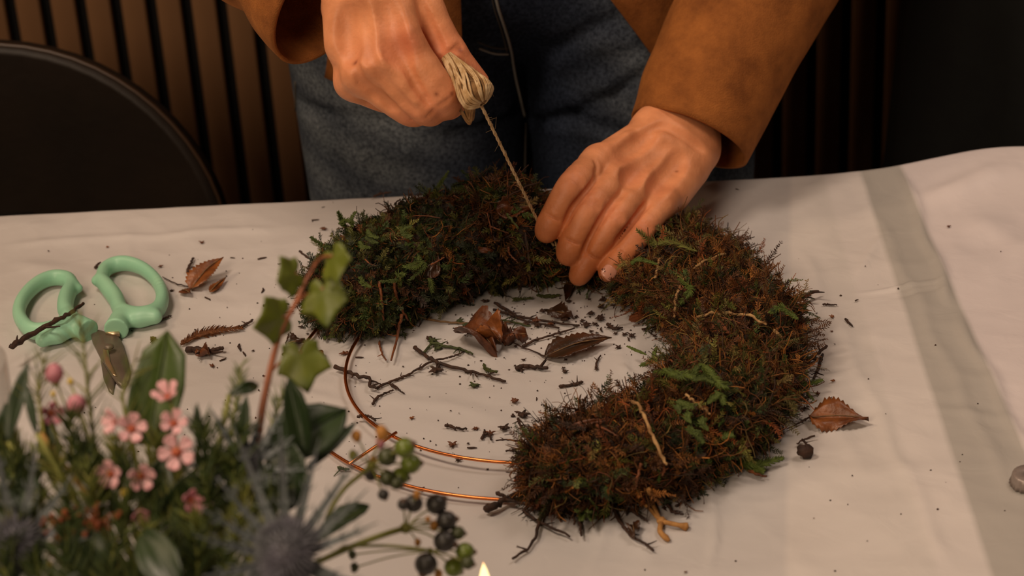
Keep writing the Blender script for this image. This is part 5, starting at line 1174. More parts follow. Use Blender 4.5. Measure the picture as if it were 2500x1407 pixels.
for x, y, s_, c_ in ((1150, 1055, 40, 'dark'), (1340, 1070, 46, 'rust'), (1440, 1040, 40, 'dark'), (1080, 985, 36, 'green'), (950, 1150, 36, 'green'), (890, 1090, 34, 'dark'), (1240, 860, 30, 'dark'), (1560, 980, 44, 'rust'), (1500, 1000, 30, 'dark'), (1650, 1000, 34, 'rust')):
    crumb(*C5(x, y), s_ * .7, 'ragged moss scrap caught among the twigs inside the ring', 'moss scraps among the ring twigs', c_)
T2([C5(1100, 1010), C5(1250, 980), C5(1400, 985), C5(1520, 1020)], .0012, 'greenish mossy twig running right below the far moss', sub=5, m=m_gcrumb, n=24)
T2([C5(860, 1180), C5(900, 1130), C5(930, 1100), C5(925, 1170)], .0010, 'hooked mossy twig left of the orange-brown leaf', sub=4, m=m_gcrumb)
# fine soil specks
b = MB()
for q in range(520):
    if q < 330: x_, y_ = rng.uniform(820, 1660), rng.uniform(720, 1130)
    elif q < 420: x_, y_ = rng.uniform(380, 900), rng.uniform(620, 1180)
    else: x_, y_ = rng.uniform(200, 2480), rng.uniform(480, 1400)
    if rng.random() < .5 and q < 330: x_ = rng.normal(1350, 160); y_ = rng.normal(790, 45)
    c = on_table(x_, y_, .0004); r_ = rng.uniform(.00025, .0009); b.add(c + octV * r_ * rng.uniform(.6, 1.4, (6, 1)), None, octT)
o = b.build('soil_specks', m_twig, smooth=False); tag(o, 'fine dark soil specks strewn over the white cover', 'soil', kind='stuff')

# metal cap with a crimped edge at the right border
m_cap = mat('tarnished_silver', srgb(170, 158, 152), .45, srgb(140, 126, 120), 60, metal=.5)
cc0 = on_table(2513, 1185); b = MB(); n = 72; an = np.arange(n) / n * 2 * np.pi
prof = [(.0001, .0085), (.0100, .0085), (.0112, .0078), (.0118, .0040), (.0128, .0004)]
rowsV = []
for k_, (r_, z_) in enumerate(prof):
    rr2 = r_ * (1 + (.035 * np.sign(np.sin(an * 24)) * (k_ / 4.) ** 2)); rowsV.append(np.stack([rr2 * np.cos(an), rr2 * np.sin(an), np.full(n, z_)], -1))
V = np.array(rowsV).reshape(-1, 3) + cc0 + (0, 0, .0008); i = np.arange(4)[:, None] * n; j = np.arange(n)[None]
b.add(V, np.stack([i + j, i + n + j, i + n + (j + 1) % n, i + (j + 1) % n], -1).reshape(-1, 4)); o = b.build('metal_cap', m_cap); tag(o, 'small round metal cap with crimped edge at the right border', 'cap')
md = o.modifiers.new('s', 'SOLIDIFY'); md.thickness = .0005

# ================================================================== CHAIR AND SECOND PERSON BEHIND
m_chair = mat('dark_velvet', srgb(36, 27, 20), .55, srgb(27, 21, 16), 8, bump=.0006, bscale=60, spec=.35)
m_chleg = mat('black_metal', srgb(18, 16, 15), .4)
ca, cb, cr = PY(0, 115, 1.93), PY(538, 490, 1.93), PY(300, 190, 1.93)
chc = np.array([PY(0, 115, 1.93)[0] - .030, 1.93]); ztop = ca[2] + .002
root = empty('shell_chair', (chc[0], chc[1], 0)); tag(root, 'dark brown upholstered chair with rounded back behind the table at left', 'chair')
V = []; nu, nv = 60, 44
rx, rz, zc = abs(cb[0] - chc[0]) + .008, .205, ztop - .205
for a in range(nu):
    for c in range(nv):
        an = a / nu * 2 * np.pi; k = (c + .5) / nv
        x = rx * math.copysign(abs(math.cos(an)) ** .94, math.cos(an)) * k; z = rz * math.copysign(abs(math.sin(an)) ** .98, math.sin(an)) * k
        bow = -.05 * (x / rx) ** 2 * (1.0) - .02 * (z / rz)
        V.append((chc[0] + x, chc[1] + bow + .03, zc + z))
V = np.array(V + [(chc[0], chc[1] + .03, zc)]); i = np.arange(nu)[:, None] * nv; i2 = ((np.arange(nu) + 1) % nu)[:, None] * nv; j = np.arange(nv - 1)[None]
Q = np.stack([i + j, i2 + j, i2 + j + 1, i + j + 1], -1).reshape(-1, 4); b = MB(); b.add(V, Q, [(q * nv, nu * nv, ((q + 1) % nu) * nv) for q in range(nu)])
bk = b.build('backrest', m_chair, root); md = bk.modifiers.new('s', 'SOLIDIFY'); md.thickness = .022; md.offset = 0
# welt along the rim
rim = V[[q * nv + nv - 1 for q in range(nu)] + [nv - 1]]; MB().tube(rim, .0022, 8).build('piping', mat('chair_piping', srgb(60, 42, 28), .4), root)
MB().box((chc[0] - .03, 1.93, .44), (chc[0] + .03, 1.955, .62)).build('back_support', m_chleg, root)
f = Field((chc[0] - .27, 1.60, .38), (chc[0] + .27, 2.0, .52), .008)
for sx in (-.14, 0, .14):
    f.cone((chc[0] + sx, 1.72, .45), (chc[0] + sx * .9, 1.88, .45), .05, .05, .05)
a_, b_ = f.mesh(); mesh_np('seat', a_, b_, m_chair, root)
for sx in (-1, 1):
    for yy in (1.70, 1.90):
        MB().tube([(chc[0] + sx * .12, yy, .42), (chc[0] + sx * .20, yy + (yy - 1.8) * .5, .005)], [.014, .009], 10).build('leg', m_chleg, root)
# second person: only the black-clothed body is in view
m_black = mat('black_wool', srgb(17, 20, 19), .9, srgb(12, 14, 14), 30, bump=.0015, bscale=25)
m_black2 = mat('black_trousers', srgb(13, 13, 14), .9, srgb(18, 18, 20), 30)
px0 = PY(2195, 380, 1.98)[0]; bx = px0 + .25
root = Field((bx - .34, 1.70, .0), (bx + .34, 2.22, 1.80), .012)
for sx in (-1, 1):
    root.cone((bx + sx * .10, 1.99, .88), (bx + sx * .10, 1.98, .10), .085, .045, .02); root.cone((bx + sx * .10, 1.98, .07), (bx + sx * .11, 1.86, .04), .045, .035, .02)
    root.cone((bx + sx * .08, 1.99, .9), (bx + sx * .09, 1.99, 1.35), .10, .11, .06); root.cone((bx + sx * .19, 2.0, 1.38), (bx + sx * .235, 2.04, 1.10), .045, .038, .03); root.cone((bx + sx * .235, 2.04, 1.10), (bx + sx * .15, 1.84, 1.06), .038, .03, .02)
    for q in range(4): root.cone((bx + sx * .15, 1.84, 1.06), (bx + sx * (.05 - q * .0), 1.80, 1.075 - q * .018), .014, .008, .004)
root.cone((bx, 2.0, 1.42), (bx, 1.98, 1.52), .055, .05, .03).cone((bx, 1.97, 1.60), (bx, 1.98, 1.67), .078, .09, .03).cone((bx, 1.94, 1.54), (bx, 1.95, 1.59), .045, .06, .03).cone((bx, 1.885, 1.605), (bx, 1.868, 1.59), .01, .013, .01)
a_, b_ = root.mesh(); a_ = relax(a_, b_, 2); p2 = mesh_np('person', a_, b_, m_skin, col=np.repeat(base[None], len(a_), 0), origin=(bx, 1.99, 0)); tag(p2, 'second person dressed in black standing behind the table at right', 'person')
rows = []; nn = 90
for t in np.linspace(0, 1, 40):
    z = .55 + .88 * t; an = np.linspace(0, 2 * np.pi, nn + 1)[:-1]
    A_ = np.interp(z, [.55, .75, .85, .95, 1.1, 1.3, 1.38, 1.43], [.262, .250, .242, .226, .20, .235, .21, .12]); B_ = np.interp(z, [.55, .95, 1.3, 1.43], [.17, .15, .155, .09])
    wv_ = 1 + .018 * np.sin(an * 9 + 3 * t) * (1 - t) + .01 * np.sin(an * 17)
    rows.append(np.stack([bx + A_ * np.sin(an) * wv_, 1.99 - B_ * np.cos(an) * wv_, np.full(nn, z)], -1))
G_ = np.array(rows); i = np.arange(39)[:, None] * nn; j = np.arange(nn)[None]; j2 = (j + 1) % nn
cj = mesh_np('coat', G_.reshape(-1, 3), np.stack([i + j, i + j2, i + nn + j2, i + nn + j], -1).reshape(-1, 4), m_black, p2); md = cj.modifiers.new('s', 'SOLIDIFY'); md.thickness = .004
for sx in (-1, 1):
    P = smooth_path([(bx + sx * .19, 2.0, 1.37), (bx + sx * .245, 2.05, 1.10), (bx + sx * .165, 1.86, 1.065)], 24); MB().tube(P, np.linspace(.066, .045, 24), 24).build('coat_sleeve', m_black, p2)
    P = smooth_path([(bx + sx * .10, 1.99, .90), (bx + sx * .10, 1.98, .5), (bx + sx * .10, 1.98, .10)], 16); MB().tube(P, np.linspace(.10, .06, 16), 24).build('trouser_leg', m_black2, p2)
f = Field((bx - .12, 1.86, 1.5), (bx + .12, 2.12, 1.80), .008); f.cone((bx, 2.0, 1.65), (bx, 2.0, 1.68), .10, .098, .02).cone((bx, 2.03, 1.62), (bx, 2.05, 1.50), .08, .05, .03).cone((bx, 1.86, 1.58), (bx, 1.84, 1.64), .055, .06, .01, sub=True)
a_, b_ = f.mesh(); mesh_np('hair', a_, b_, m_hair, p2)

# ================================================================== BOUQUET IN THE FOREGROUND
BX = PY(430, 1700, .86)[0]; BY = .86
base_pt = np.array([BX, BY, TZ + .10])
m_vase = mat('stone_vase', srgb(96, 88, 78), .6, srgb(70, 64, 56), 30)
vs = empty('flower_vase', (BX, BY, TZ)); tag(vs, 'grey stoneware vase that holds the mixed bouquet', 'vase')
b = MB().lathe([(.0001, .0022), (.040, .0022), (.052, .02), (.056, .06), (.046, .10), (.040, .115), (.043, .122), (.040, .122), (.037, .115), (.043, .10), (.052, .06), (.048, .024), (.0001, .010)], (BX, BY, TZ), 48); b.build('vessel', m_vase, vs)
m_leaf = mat('green_leaf', srgb(74, 92, 34), .42, srgb(52, 72, 26), 30, bump=.0004, bscale=120)
m_leafd = mat('dark_green_leaf', srgb(44, 62, 30), .4, srgb(32, 46, 24), 30, bump=.0004, bscale=120)
m_ivy = mat('ivy_leaf', srgb(108, 116, 36), .45, srgb(86, 98, 32), 40, bump=.0003, bscale=200)
m_redstem = mat('red_stem', srgb(158, 92, 58), .5, srgb(128, 74, 44), 60)
m_gstem = mat('green_stem', srgb(142, 142, 66), .5, srgb(112, 116, 50), 60)
m_fol = colmat('needle_foliage', .5, .2, 100, .35)
m_petal = mat('pink_petal', srgb(228, 186, 188), .55, srgb(214, 154, 160), 120)
m_petalp = mat('mauve_petal', srgb(202, 134, 146), .55, srgb(178, 106, 122), 120)
m_center = mat('flower_centre', srgb(176, 84, 44), .5, srgb(140, 58, 34), 300)
m_bud = mat('yellow_bud', srgb(206, 178, 70), .5)
m_blue = mat('sea_holly_blue', srgb(112, 110, 122), .6, srgb(88, 92, 92), 60, bump=.0003, bscale=300)
m_bluel = mat('sea_holly_bract', srgb(118, 122, 128), .5, srgb(84, 96, 88), 40, bump=.0003, bscale=300)
def down_stem(P, k=14):
    """from P down into the vase"""
    P = np.asarray(P, float); e = base_pt + np.array([np.clip((P[0] - BX) * .12, -.025, .025), np.clip((P[1] - BY) * .12, -.022, .022), 0]); mid = (P + e) / 2 + np.array([0, 0, .02])
    return smooth_path([P, mid, e, e + (0, 0, -.06)], k)
def F(px, py, y): return PY(px, py, y)
# ivy spray -------------------------------------------------
def ivy_leaf(c, d, size, nrm, m, parent, seed, five=True):
    """five-lobed ivy leaf; c stalk end, d direction of tip"""
    rs = np.random.default_rng(seed); d = np.asarray(d, float); d /= np.linalg.norm(d); s_ = np.cross(d, nrm); s_ /= np.linalg.norm(s_); u_ = np.cross(s_, d)
    ang = np.radians([180, 158, 128, 112, 88, 62, 44, 24, 0, -24, -44, -62, -88, -112, -128, -158]); rad = np.array([.16, .44, .60, .52, .56, .80, .64, .66, 1.0, .66, .64, .80, .56, .52, .60, .44]) * (1 + rs.normal(0, .05, 16))
    A_ = []; R_ = []
    for q in range(16):
        for t in (0, .5): a0, a1 = ang[q], ang[(q + 1) % 16] - (2 * np.pi if q == 15 else 0); A_.append(a0 * (1 - t) + a1 * t); rr = rad[q] * (1 - t) + rad[(q + 1) % 16] * t; R_.append(rr * (.96 if t else 1))
    A_, R_ = np.array(A_), np.array(R_); n = len(A_); V = []; rings = 5
    for k in range(1, rings + 1):
        f_ = k / rings
        for q in range(n):
            r_ = R_[q] * f_ ** .9 * size; x, y = math.cos(A_[q]) * r_, math.sin(A_[q]) * r_
            z = .10 * size * (f_ ** 2) * math.cos(A_[q] * 5) * .5 - .10 * abs(y) + rs.normal(0, .002) * size
            V.append(c + d * (x + size * .12) + s_ * y + u_ * z)
    V.append(c + d * size * .12); i = np.arange(rings - 1)[:, None] * n; j = np.arange(n)[None]; j2 = (j + 1) % n
    b = MB(); b.add(np.array(V), np.stack([i + j, i + n + j, i + n + j2, i + j2], -1).reshape(-1, 4), [(rings * n, q, (q + 1) % n) for q in range(n)])
    o = b.build('leaf', m, parent); md = o.modifiers.new('s', 'SOLIDIFY'); md.thickness = .0004; md.offset = 0; return o
vd = -FWD
ivy = empty('ivy_spray', F(640, 1000, 1.0)); tag(ivy, 'ivy spray with a reddish stem and five lobed green leaves', 'ivy')
st = [(772, 640), (745, 690), (722, 740), (690, 800), (668, 870), (652, 940), (640, 1000), (630, 1070)]
P = smooth_path([F(x, y, 1.0 - .06 * k / 7) for k, (x, y) in enumerate(st)], 40); dn = down_stem(P[-1], 14)[1:]
MB().tube(np.concatenate([P, dn]), np.concatenate([np.linspace(.0009, .0022, 40), np.full(13, .0022)]), 10).build('stem', m_redstem, ivy)
for k, (att, ce_, tip, sz, nm) in enumerate([((735, 700), (722, 668), (672, 690), .0135, 1), ((760, 660), (812, 625), (826, 700), .0150, 2), ((700, 790), (690, 775), (618, 800), .0165, 3), ((712, 755), (790, 705), (800, 800), .0185, 4), ((652, 920), (735, 860), (752, 962), .0205, 5)]):
    A_, C_, T_2 = F(*att, .985), F(*ce_, .975), F(*tip, .96)
    MB().tube(smooth_path([A_, (A_ + C_) / 2 + (0, 0, .003), C_], 10), .0007, 6).build('leaf_stalk', m_redstem, ivy)
    n_ = vd + np.array([(.5, -.1, 0), (-1.0, 0, .1), (.35, 0, -.2), (-.4, 0, .2), (.2, .0, .3)][k]); d_ = T_2 - C_
    ivy_leaf(C_, d_, np.linalg.norm(d_) * .92, n_ / np.linalg.norm(n_), m_ivy, ivy, k + 3)
# broad single leaves ----------------------------------------
def bleaf(name_lab, pts, wpx, y0, y1, m, shape='lance', seed=1, cat='leaf', roll=0.0, cup=.2, curl=.04, name='bouquet_leaf', stem=True, **k):
    A_, B_ = F(*pts[0], y0), F(*pts[1], y1); n_ = vd + np.array([roll, 0, .2])
    V, Q = leaf_mesh(A_, B_, wpx / 5319 * y0 / math.cos(.5), up=n_ / np.linalg.norm(n_), seed=seed, shape=shape, serr=0, cup=cup, curl=curl, wob=.12, **k)
    root = empty(name, A_); tag(root, name_lab, cat); add_leaf('blade', V, Q, m, root, .0004)
    MB().tube(down_stem(A_), .0013, 7).build('stem', m_gstem, root)
    MB().tube(smooth_path([A_, (A_ + B_) / 2 + n_ * curl * np.linalg.norm(B_ - A_) / np.linalg.norm(n_), B_], 10), [.0008] * 9 + [.0003], 5).build('midrib', m, root); return root
bleaf('tall broad green leaf standing upright between scissors and ivy', [(362, 1090), (408, 808)], 140, .94, .98, m_leaf, 'strap', 2, cup=.25)
bleaf('long dark leaf in front of the ivy pointing right', [(640, 1120), (845, 998)], 150, .93, .96, m_leafd, 'lance', 3, roll=-.3)
bleaf('narrow dark leaf pointing up right of the long dark leaf', [(745, 1150), (870, 1032)], 30, .94, .97, m_leafd, 'lance', 4)
bleaf('upright dark leaf just below the lowest ivy leaf', [(742, 1120), (703, 925)], 76, .93, .95, m_leafd, 'lance', 5, roll=.5)
bleaf('lower dark leaf with thin curled tip right of the sea holly', [(770, 1320), (902, 1235)], 62, .90, .93, m_leafd, 'lance', 6, roll=-.4, curl=.12)
bleaf('big drooping leaf at the bottom between the two sea hollies', [(345, 1300), (440, 1440)], 110, .855, .82, m_leafd, 'lance', 7, roll=.2)
bleaf('mid green leaf under the long dark leaf', [(690, 1250), (715, 1080)], 130, .91, .93, m_leafd, 'lance', 8, roll=-.2)
bleaf('narrow dark blade standing at the left border', [(20, 1080), (66, 885)], 42, .92, .95, m_leafd, 'lance', 9)
bleaf('dark blade right beside the left border blade', [(90, 1060), (64, 940)], 26, .91, .93, m_leafd, 'lance', 10)
bleaf('dark leaf low at the left border', [(10, 1180), (12, 985)], 60, .92, .95, m_leafd, 'lance', 11, roll=.3)
bleaf('small pointed dark leaf between the pink flowers and the ivy', [(485, 1090), (482, 985)], 24, .93, .94, m_leafd, 'lance', 12)
bleaf('curled dark leaf tip at the asparagus tuft', [(560, 965), (632, 940)], 34, .95, .96, m_leafd, 'lance', 13, curl=.25)
bleaf('greyish leaf in the middle left of the ivy stem', [(590, 1120), (600, 965)], 34, .92, .94, m_leafd, 'lance', 14)
bleaf('dark leaf behind the mauve buds', [(130, 1180), (118, 1010)], 60, .92, .94, m_leafd, 'lance', 15); bleaf('dark leaf beside the lowest pink flowers', [(560, 1330), (520, 1180)], 90, .89, .91, m_leafd, 'lance', 16); bleaf('dark leaf deep in the middle of the bouquet', [(430, 1290), (470, 1150)], 110, .90, .90, m_leafd, 'lance', 17, roll=.4)
bleaf('dark leaf under the open five-petalled flower', [(380, 1250), (400, 1120)], 90, .90, .91, m_leafd, 'lance', 18); bleaf('dark leaf above the left sea holly', [(50, 1280), (80, 1150)], 80, .88, .91, m_leafd, 'lance', 19); bleaf('dark leaf behind the right sea holly head', [(640, 1330), (610, 1190)], 110, .90, .92, m_leafd, 'lance', 20)
bleaf('dark leaf at the bottom edge under the orange flecks', [(260, 1430), (190, 1290)], 120, .86, .87, m_leafd, 'lance', 21); bleaf('dark leaf at the bottom edge right of the big drooping one', [(540, 1440), (470, 1310)], 120, .86, .88, m_leafd, 'lance', 22)
# needle foliage ------------------------------------------------
def needles(pts, y0, y1, cols, L=(.008, .016), n=60, w_=.00045, lab='', name='needle_sprig', up_bias=.9, rs=.0009, grp=None):
    K = len(pts); P = smooth_path([F(x, y, y0 + (y1 - y0) * k / (K - 1)) for k, (x, y) in enumerate(pts)], 30)
    root = empty(name, P[0]); tag(root, lab, 'foliage', grp); MB().tube(np.concatenate([down_stem(P[0])[::-1], P[1:]]), np.concatenate([np.full(14, rs * 1.2), np.linspace(rs * 1.2, rs * .5, 29)]), 6).build('stem', m_gstem, root)
    t = rng.uniform(.05, 1, n); i_ = np.minimum((t * 29).astype(int), 28); Bp = P[i_] + (P[i_ + 1] - P[i_]) * (t * 29 - i_)[:, None]; T = (P[i_ + 1] - P[i_]); T /= np.linalg.norm(T, axis=1, keepdims=True)
    r_ = rng.normal(size=(n, 3)); r_ -= T * (r_ * T).sum(1, keepdims=True); r_ /= np.linalg.norm(r_, axis=1, keepdims=True); D = r_ + T * up_bias; D /= np.linalg.norm(D, axis=1, keepdims=True)
    LL = rng.uniform(*L, n) * (1 - .35 * t); Pn = np.stack([Bp, Bp + D * LL[:, None] * .5, Bp + D * LL[:, None] + T * LL[:, None] * .12], 1)
    V, Q, C = strands(Pn, np.array([[w_, w_ * .9, w_ * .3]]).repeat(n, 0), np.array(cols)[rng.integers(0, len(cols), n)] * rng.uniform(.7, 1.3, (n, 1)))
    b = MB(); b.add(V, Q, None, C); o = b.build('needles', m_fol, root, smooth=False, col=True); tag(o, kind='stuff'); return root
ng = [srgb(*c)[:3] for c in ((112, 120, 54), (88, 100, 46), (134, 132, 66))]; nd = [srgb(*c)[:3] for c in ((66, 82, 38), (50, 64, 34), (88, 98, 48))]; ngy = [srgb(*c)[:3] for c in ((120, 132, 84), (100, 114, 70), (136, 144, 96))]; no = [srgb(*c)[:3] for c in ((140, 110, 50), (110, 100, 46))]
needles([(230, 1080), (215, 960), (205, 850), (195, 760)], .93, .96, ng, (.014, .026), 34, lab='loose needle sprig standing before the left scissor handle')
needles([(110, 1080), (95, 960), (110, 870)], .93, .95, ng, (.012, .022), 26, lab='needle sprig above the mauve buds'); needles([(320, 1080), (300, 960), (330, 880)], .93, .96, ng, (.012, .022), 24, lab='needle sprig before the scissor blades')
needles([(560, 1100), (575, 990), (590, 890)], .95, .98, ngy, (.007, .012), 70, lab='pale feathery tuft left of the ivy stem'); needles([(660, 1050), (680, 990), (700, 940)], .96, .98, ngy, (.006, .012), 40, lab='pale feathery tuft right of the ivy stem'); needles([(530, 1110), (545, 1040), (560, 1000)], .95, .97, ngy, (.006, .010), 40, lab='short pale tuft between pink flowers and ivy')
q_ = 0
for row, (ys, yy) in enumerate([((1180, 1050), .915), ((1250, 1120), .90), ((1330, 1190), .885), ((1420, 1270), .865), ((1480, 1340), .85)]):
    for x_ in np.linspace(10, [560, 620, 640, 640, 640][row], [9, 10, 10, 10, 9][row]):
        x0 = x_ + rng.normal(0, 14); y0 = ys[0] + rng.normal(0, 14); y1 = ys[1] + rng.normal(0, 22)
        needles([(x0 * .9 + 40, y0), (x0 + 5, (y0 + y1) / 2), (x0 + rng.normal(0, 22), y1)], yy - .006, yy + .012, nd if rng.random() < .6 else ng, (.009, .018), 95, lab='green needle sprig in the ' + ['backmost', 'second', 'middle', 'fourth', 'frontmost'][row] + ' row of the bouquet, ' + ('left third' if x_ < 210 else 'middle third' if x_ < 430 else 'right third'), grp='needle sprigs, ' + ['backmost', 'second', 'middle', 'fourth', 'frontmost'][row] + ' row ' + ('left' if x_ < 210 else 'middle' if x_ < 430 else 'right'), w_=.00055); q_ += 1
# wax flowers ---------------------------------------------------
def petals(c, nrm, r_, parent, m, n=5, open_=.25, seed=0):
    nrm = np.asarray(nrm, float); nrm /= np.linalg.norm(nrm); a_ = np.cross(nrm, (0, 0, 1)); a_ /= np.linalg.norm(a_); c_ = np.cross(nrm, a_); rs = np.random.default_rng(seed)
    ph = rs.random() * 6
    for k in range(n):
        an = ph + k * 2 * np.pi / n + rs.normal(0, .06); d = a_ * math.cos(an) + c_ * math.sin(an); s_ = np.cross(nrm, d)
        U = np.linspace(0, 1, 7); W = np.linspace(-1, 1, 5); wid = np.interp(U, [0, .3, .65, .9, 1], [.12, .26, .38, .30, .10])
        V = np.array([c + d * r_ * (.22 + .78 * u) + s_ * r_ * wid[i_] * w_ + nrm * r_ * (open_ * u * 1.2 + .18 * w_ * w_ * u + open_ * .3 * math.sin(u * 3)) for i_, u in enumerate(U) for w_ in W])
        i = np.arange(6)[:, None] * 5; j = np.arange(4)[None]
        o = mesh_np('petal', V, np.stack([i + j, i + 5 + j, i + 5 + j + 1, i + j + 1], -1).reshape(-1, 4), m, parent); md = o.modifiers.new('s', 'SOLIDIFY'); md.thickness = .0005; md.offset = 0
    b = MB(); b.ball(c + nrm * r_ * .06, r_ * .30, 12, 8, (1, 1, .8)); b.build('flower_centre', m_center, parent)
    b = MB(); b.tube([c - nrm * r_ * .55, c - nrm * r_ * .2, c + nrm * r_ * .02], [r_ * .10, r_ * .25, r_ * .34], 10); b.build('calyx', m_gstem, parent)
for k, (x, y, rpx, yy, tilt, m, op, lab) in enumerate([
    (432, 1105, 48, .905, (.05, -.8, .6), m_petal, .12, 'largest open pink wax flower with five petals and orange centre'), (322, 1048, 40, .915, (.15, -.7, .6), m_petal, .30, 'open pink wax flower with red centre under the scissor blades'),
    (285, 1030, 34, .92, (-.7, -.5, .4), m_petal, .5, 'half-turned pink wax flower left of the red-centred one'), (425, 1035, 36, .925, (.1, -.6, .7), m_petal, .35, 'pink wax flower just above the largest one'),
    (412, 972, 38, .935, (-.2, -.3, 1), m_petal, .6, 'topmost pink wax flower before the tall broad leaf'), (272, 1158, 38, .90, (-.3, -.8, .4), m_petal, .35, 'left flower of the lower pink pair'), (345, 1162, 36, .90, (.2, -.9, .3), m_petal, .5, 'right cup-shaped flower of the lower pink pair'),
    (345, 1248, 24, .89, (.1, -.9, -.1), m_petalp, .8, 'small closed pink flower below the lower pair'), (465, 1222, 30, .89, (.4, -.6, .3), m_petalp, .5, 'left muted pink flower near the bouquet centre'), (495, 1240, 26, .89, (.5, -.5, -.2), m_petal, .5, 'right muted pink flower near the bouquet centre'),
    (125, 1008, 32, .93, (.4, -.8, .3), m_petalp, .45, 'mauve wax flower with dark centre at the upper left')]):
    c = F(x, y, yy); root = empty('wax_flower', c); tag(root, lab, 'flower')
    nn_ = np.array(tilt) / np.linalg.norm(tilt); r_ = rpx / 5319 * 1.0; petals(c, nn_, r_, root, m, 5, op, k)
    MB().tube(np.concatenate([[c - nn_ * r_ * .4], down_stem(c - nn_ * r_ * .9 + (0, 0, -.008))]), .0007, 6).build('stem', m_gstem, root)
for x, y, rpx, yy, m, lab in ((132, 912, 24, .945, m_petalp, 'round pink bud at the upper left of the bouquet'), (187, 988, 24, .935, m_petalp, 'pink bud between the round bud and the flowers'), (305, 1205, 12, .895, m_bud, 'pale yellow bud under the lower pink pair'), (172, 932, 8, .94, m_bud, 'tiny yellow bud right of the round pink bud'), (130, 962, 7, .935, m_bud, 'tiny yellow bud below the round pink bud'),
    (330, 1398, 9, .86, m_bud, 'tiny yellow bud at the bottom edge'), (438, 1348, 10, .87, m_petal, 'pale bud in the dark gap at the bottom'), (120, 1378, 8, .86, m_bud, 'yellow bud in the orange fleck cluster')):
    c = F(x, y, yy); root = empty('flower_bud', c); tag(root, lab, 'flower bud'); r_ = rpx / 5000
    MB().ball(c, r_, 12, 9, (1, 1, 1.1), .02).build('bud', m, root); MB().tube(down_stem(c + (0, 0, -r_ * .9)), .0006, 5).build('stem', m_gstem, root); MB().tube([c + (0, 0, -r_ * 1.5), c + (0, 0, -r_ * .6)], [r_ * .3, r_ * .7], 8).build('calyx', m_gstem, root)
# orange fleck cluster (dried filler) at the lower left
m_or = mat('dried_orange', srgb(150, 78, 34), .7, srgb(110, 52, 28), 200)
for k in range(5):
    x0, y0 = [(150, 1290), (195, 1330), (240, 1280), (175, 1390), (215, 1400)][k]; c = F(x0, y0, .875); root = empty('dried_filler', c); tag(root, ['uppermost', 'middle', 'right', 'lowest left', 'lowest right'][k] + ' sprig of dried orange filler right of the left sea holly', 'dried flower')
    MB().tube(down_stem(c), .0007, 5).build('stem', m_gstem, root); b = MB()
    for q in range(26): d = rng.normal(size=3) * .005; b.tube([c, c + d * .6 + (0, 0, .002), c + d], [.0003, .0003, .0002], 3); b.ball(c + d, rng.uniform(.0008, .0017), 6, 5, bump=.1)
    tag(b.build('florets', m_or, root), kind='stuff')
P = smooth_path([F(100, 1060, .93), F(175, 1160, .91), F(225, 1230, .90), F(275, 1350, .875)], 20); ws_ = empty('woody_stem', P[-1]); tag(ws_, 'bare yellowish stem slanting down across the needle foliage at left', 'stem')
MB().tube(np.concatenate([P, down_stem(P[-1])[1:]]), .0014, 7).build('stem', mat('ochre_stem', srgb(168, 128, 66), .6), ws_)
# sea holly -----------------------------------------------------
def seaholly(x, y, rpx, yy, nrm, lab, nb=13, blen=.046, seed=0):
    rs = np.random.default_rng(seed); c = F(x, y, yy); nrm = np.array(nrm, float); nrm /= np.linalg.norm(nrm); r_ = rpx / 5000; root = empty('sea_holly', c); tag(root, lab, 'flower')
    a_ = np.cross(nrm, (0, 1, .2)); a_ /= np.linalg.norm(a_); c_ = np.cross(nrm, a_)
    b = MB(); b.ball(c, r_ * .8, 20, 14, (1, 1, 1.15)); n = 260
    k = np.arange(n) + .5; phi = np.arccos(1 - 1.85 * k / n); th_ = np.pi * (1 + 5 ** .5) * k
    D = (a_[None] * (np.cos(th_) * np.sin(phi))[:, None] + c_[None] * (np.sin(th_) * np.sin(phi))[:, None] + nrm[None] * np.cos(phi)[:, None]); P0 = c + D * r_ * .78 * np.array([1, 1, 1.1])
    V, Q, C = strands(np.stack([P0, P0 + D * r_ * .22, P0 + D * r_ * .42 + rs.normal(0, .0003, (n, 3))], 1), np.array([[.00085, .0007, .0002]]).repeat(n, 0), np.ones((n, 3))); b.add(V, Q); b.build('flower_head', m_blue, root)
    for q in range(nb):
        an = q / nb * 2 * np.pi + rs.normal(0, .1); d = a_ * math.cos(an) + c_ * math.sin(an); L = blen * rs.uniform(.75, 1.15); dd = d * .92 + nrm * rs.uniform(.1, .5); dd /= np.linalg.norm(dd)
        V, Q = leaf_mesh(c - nrm * r_ * .5 + d * r_ * .5, c + dd * L, .0060, up=nrm, shape='spine', cup=.5, curl=-.05, serr=.0, seed=q, nu=14, nv=5, wob=.1); br = mesh_np('bract', V, Q, m_bluel, root); md = br.modifiers.new('s', 'SOLIDIFY'); md.thickness = .0005; md.offset = 0
        sb = MB()
        for t in (.3, .5, .7):
            for s_ in (-1, 1):
                e = c - nrm * r_ * .5 * (1 - t) + d * r_ * .5 * (1 - t) + (dd * L) * t; sd_ = np.cross(dd, nrm) * s_; sb.tube([e, e + sd_ * .003 + dd * .002, e + sd_ * .006 * (1.2 - t) + dd * .005], [.0006, .0004, .0001], 4)
        o = sb.build('spines', m_bluel, root); o['kind'] = 'stuff'
    MB().tube(down_stem(c - nrm * r_ * .8), .0016, 7).build('stem', m_gstem, root)
seaholly(700, 1350, 72, .835, (.10, -.62, .80), 'right sea holly with a spiny blue-grey head near the candle side', 17, .058, 1)
seaholly(40, 1330, 62, .87, (.1, -.6, .8), 'left sea holly cut off by the left border', 14, .046, 2)
seaholly(600, 1130, 34, .92, (-.1, -.3, 1), 'small sea holly behind, half hidden below the ivy stem', 13, .036, 3)
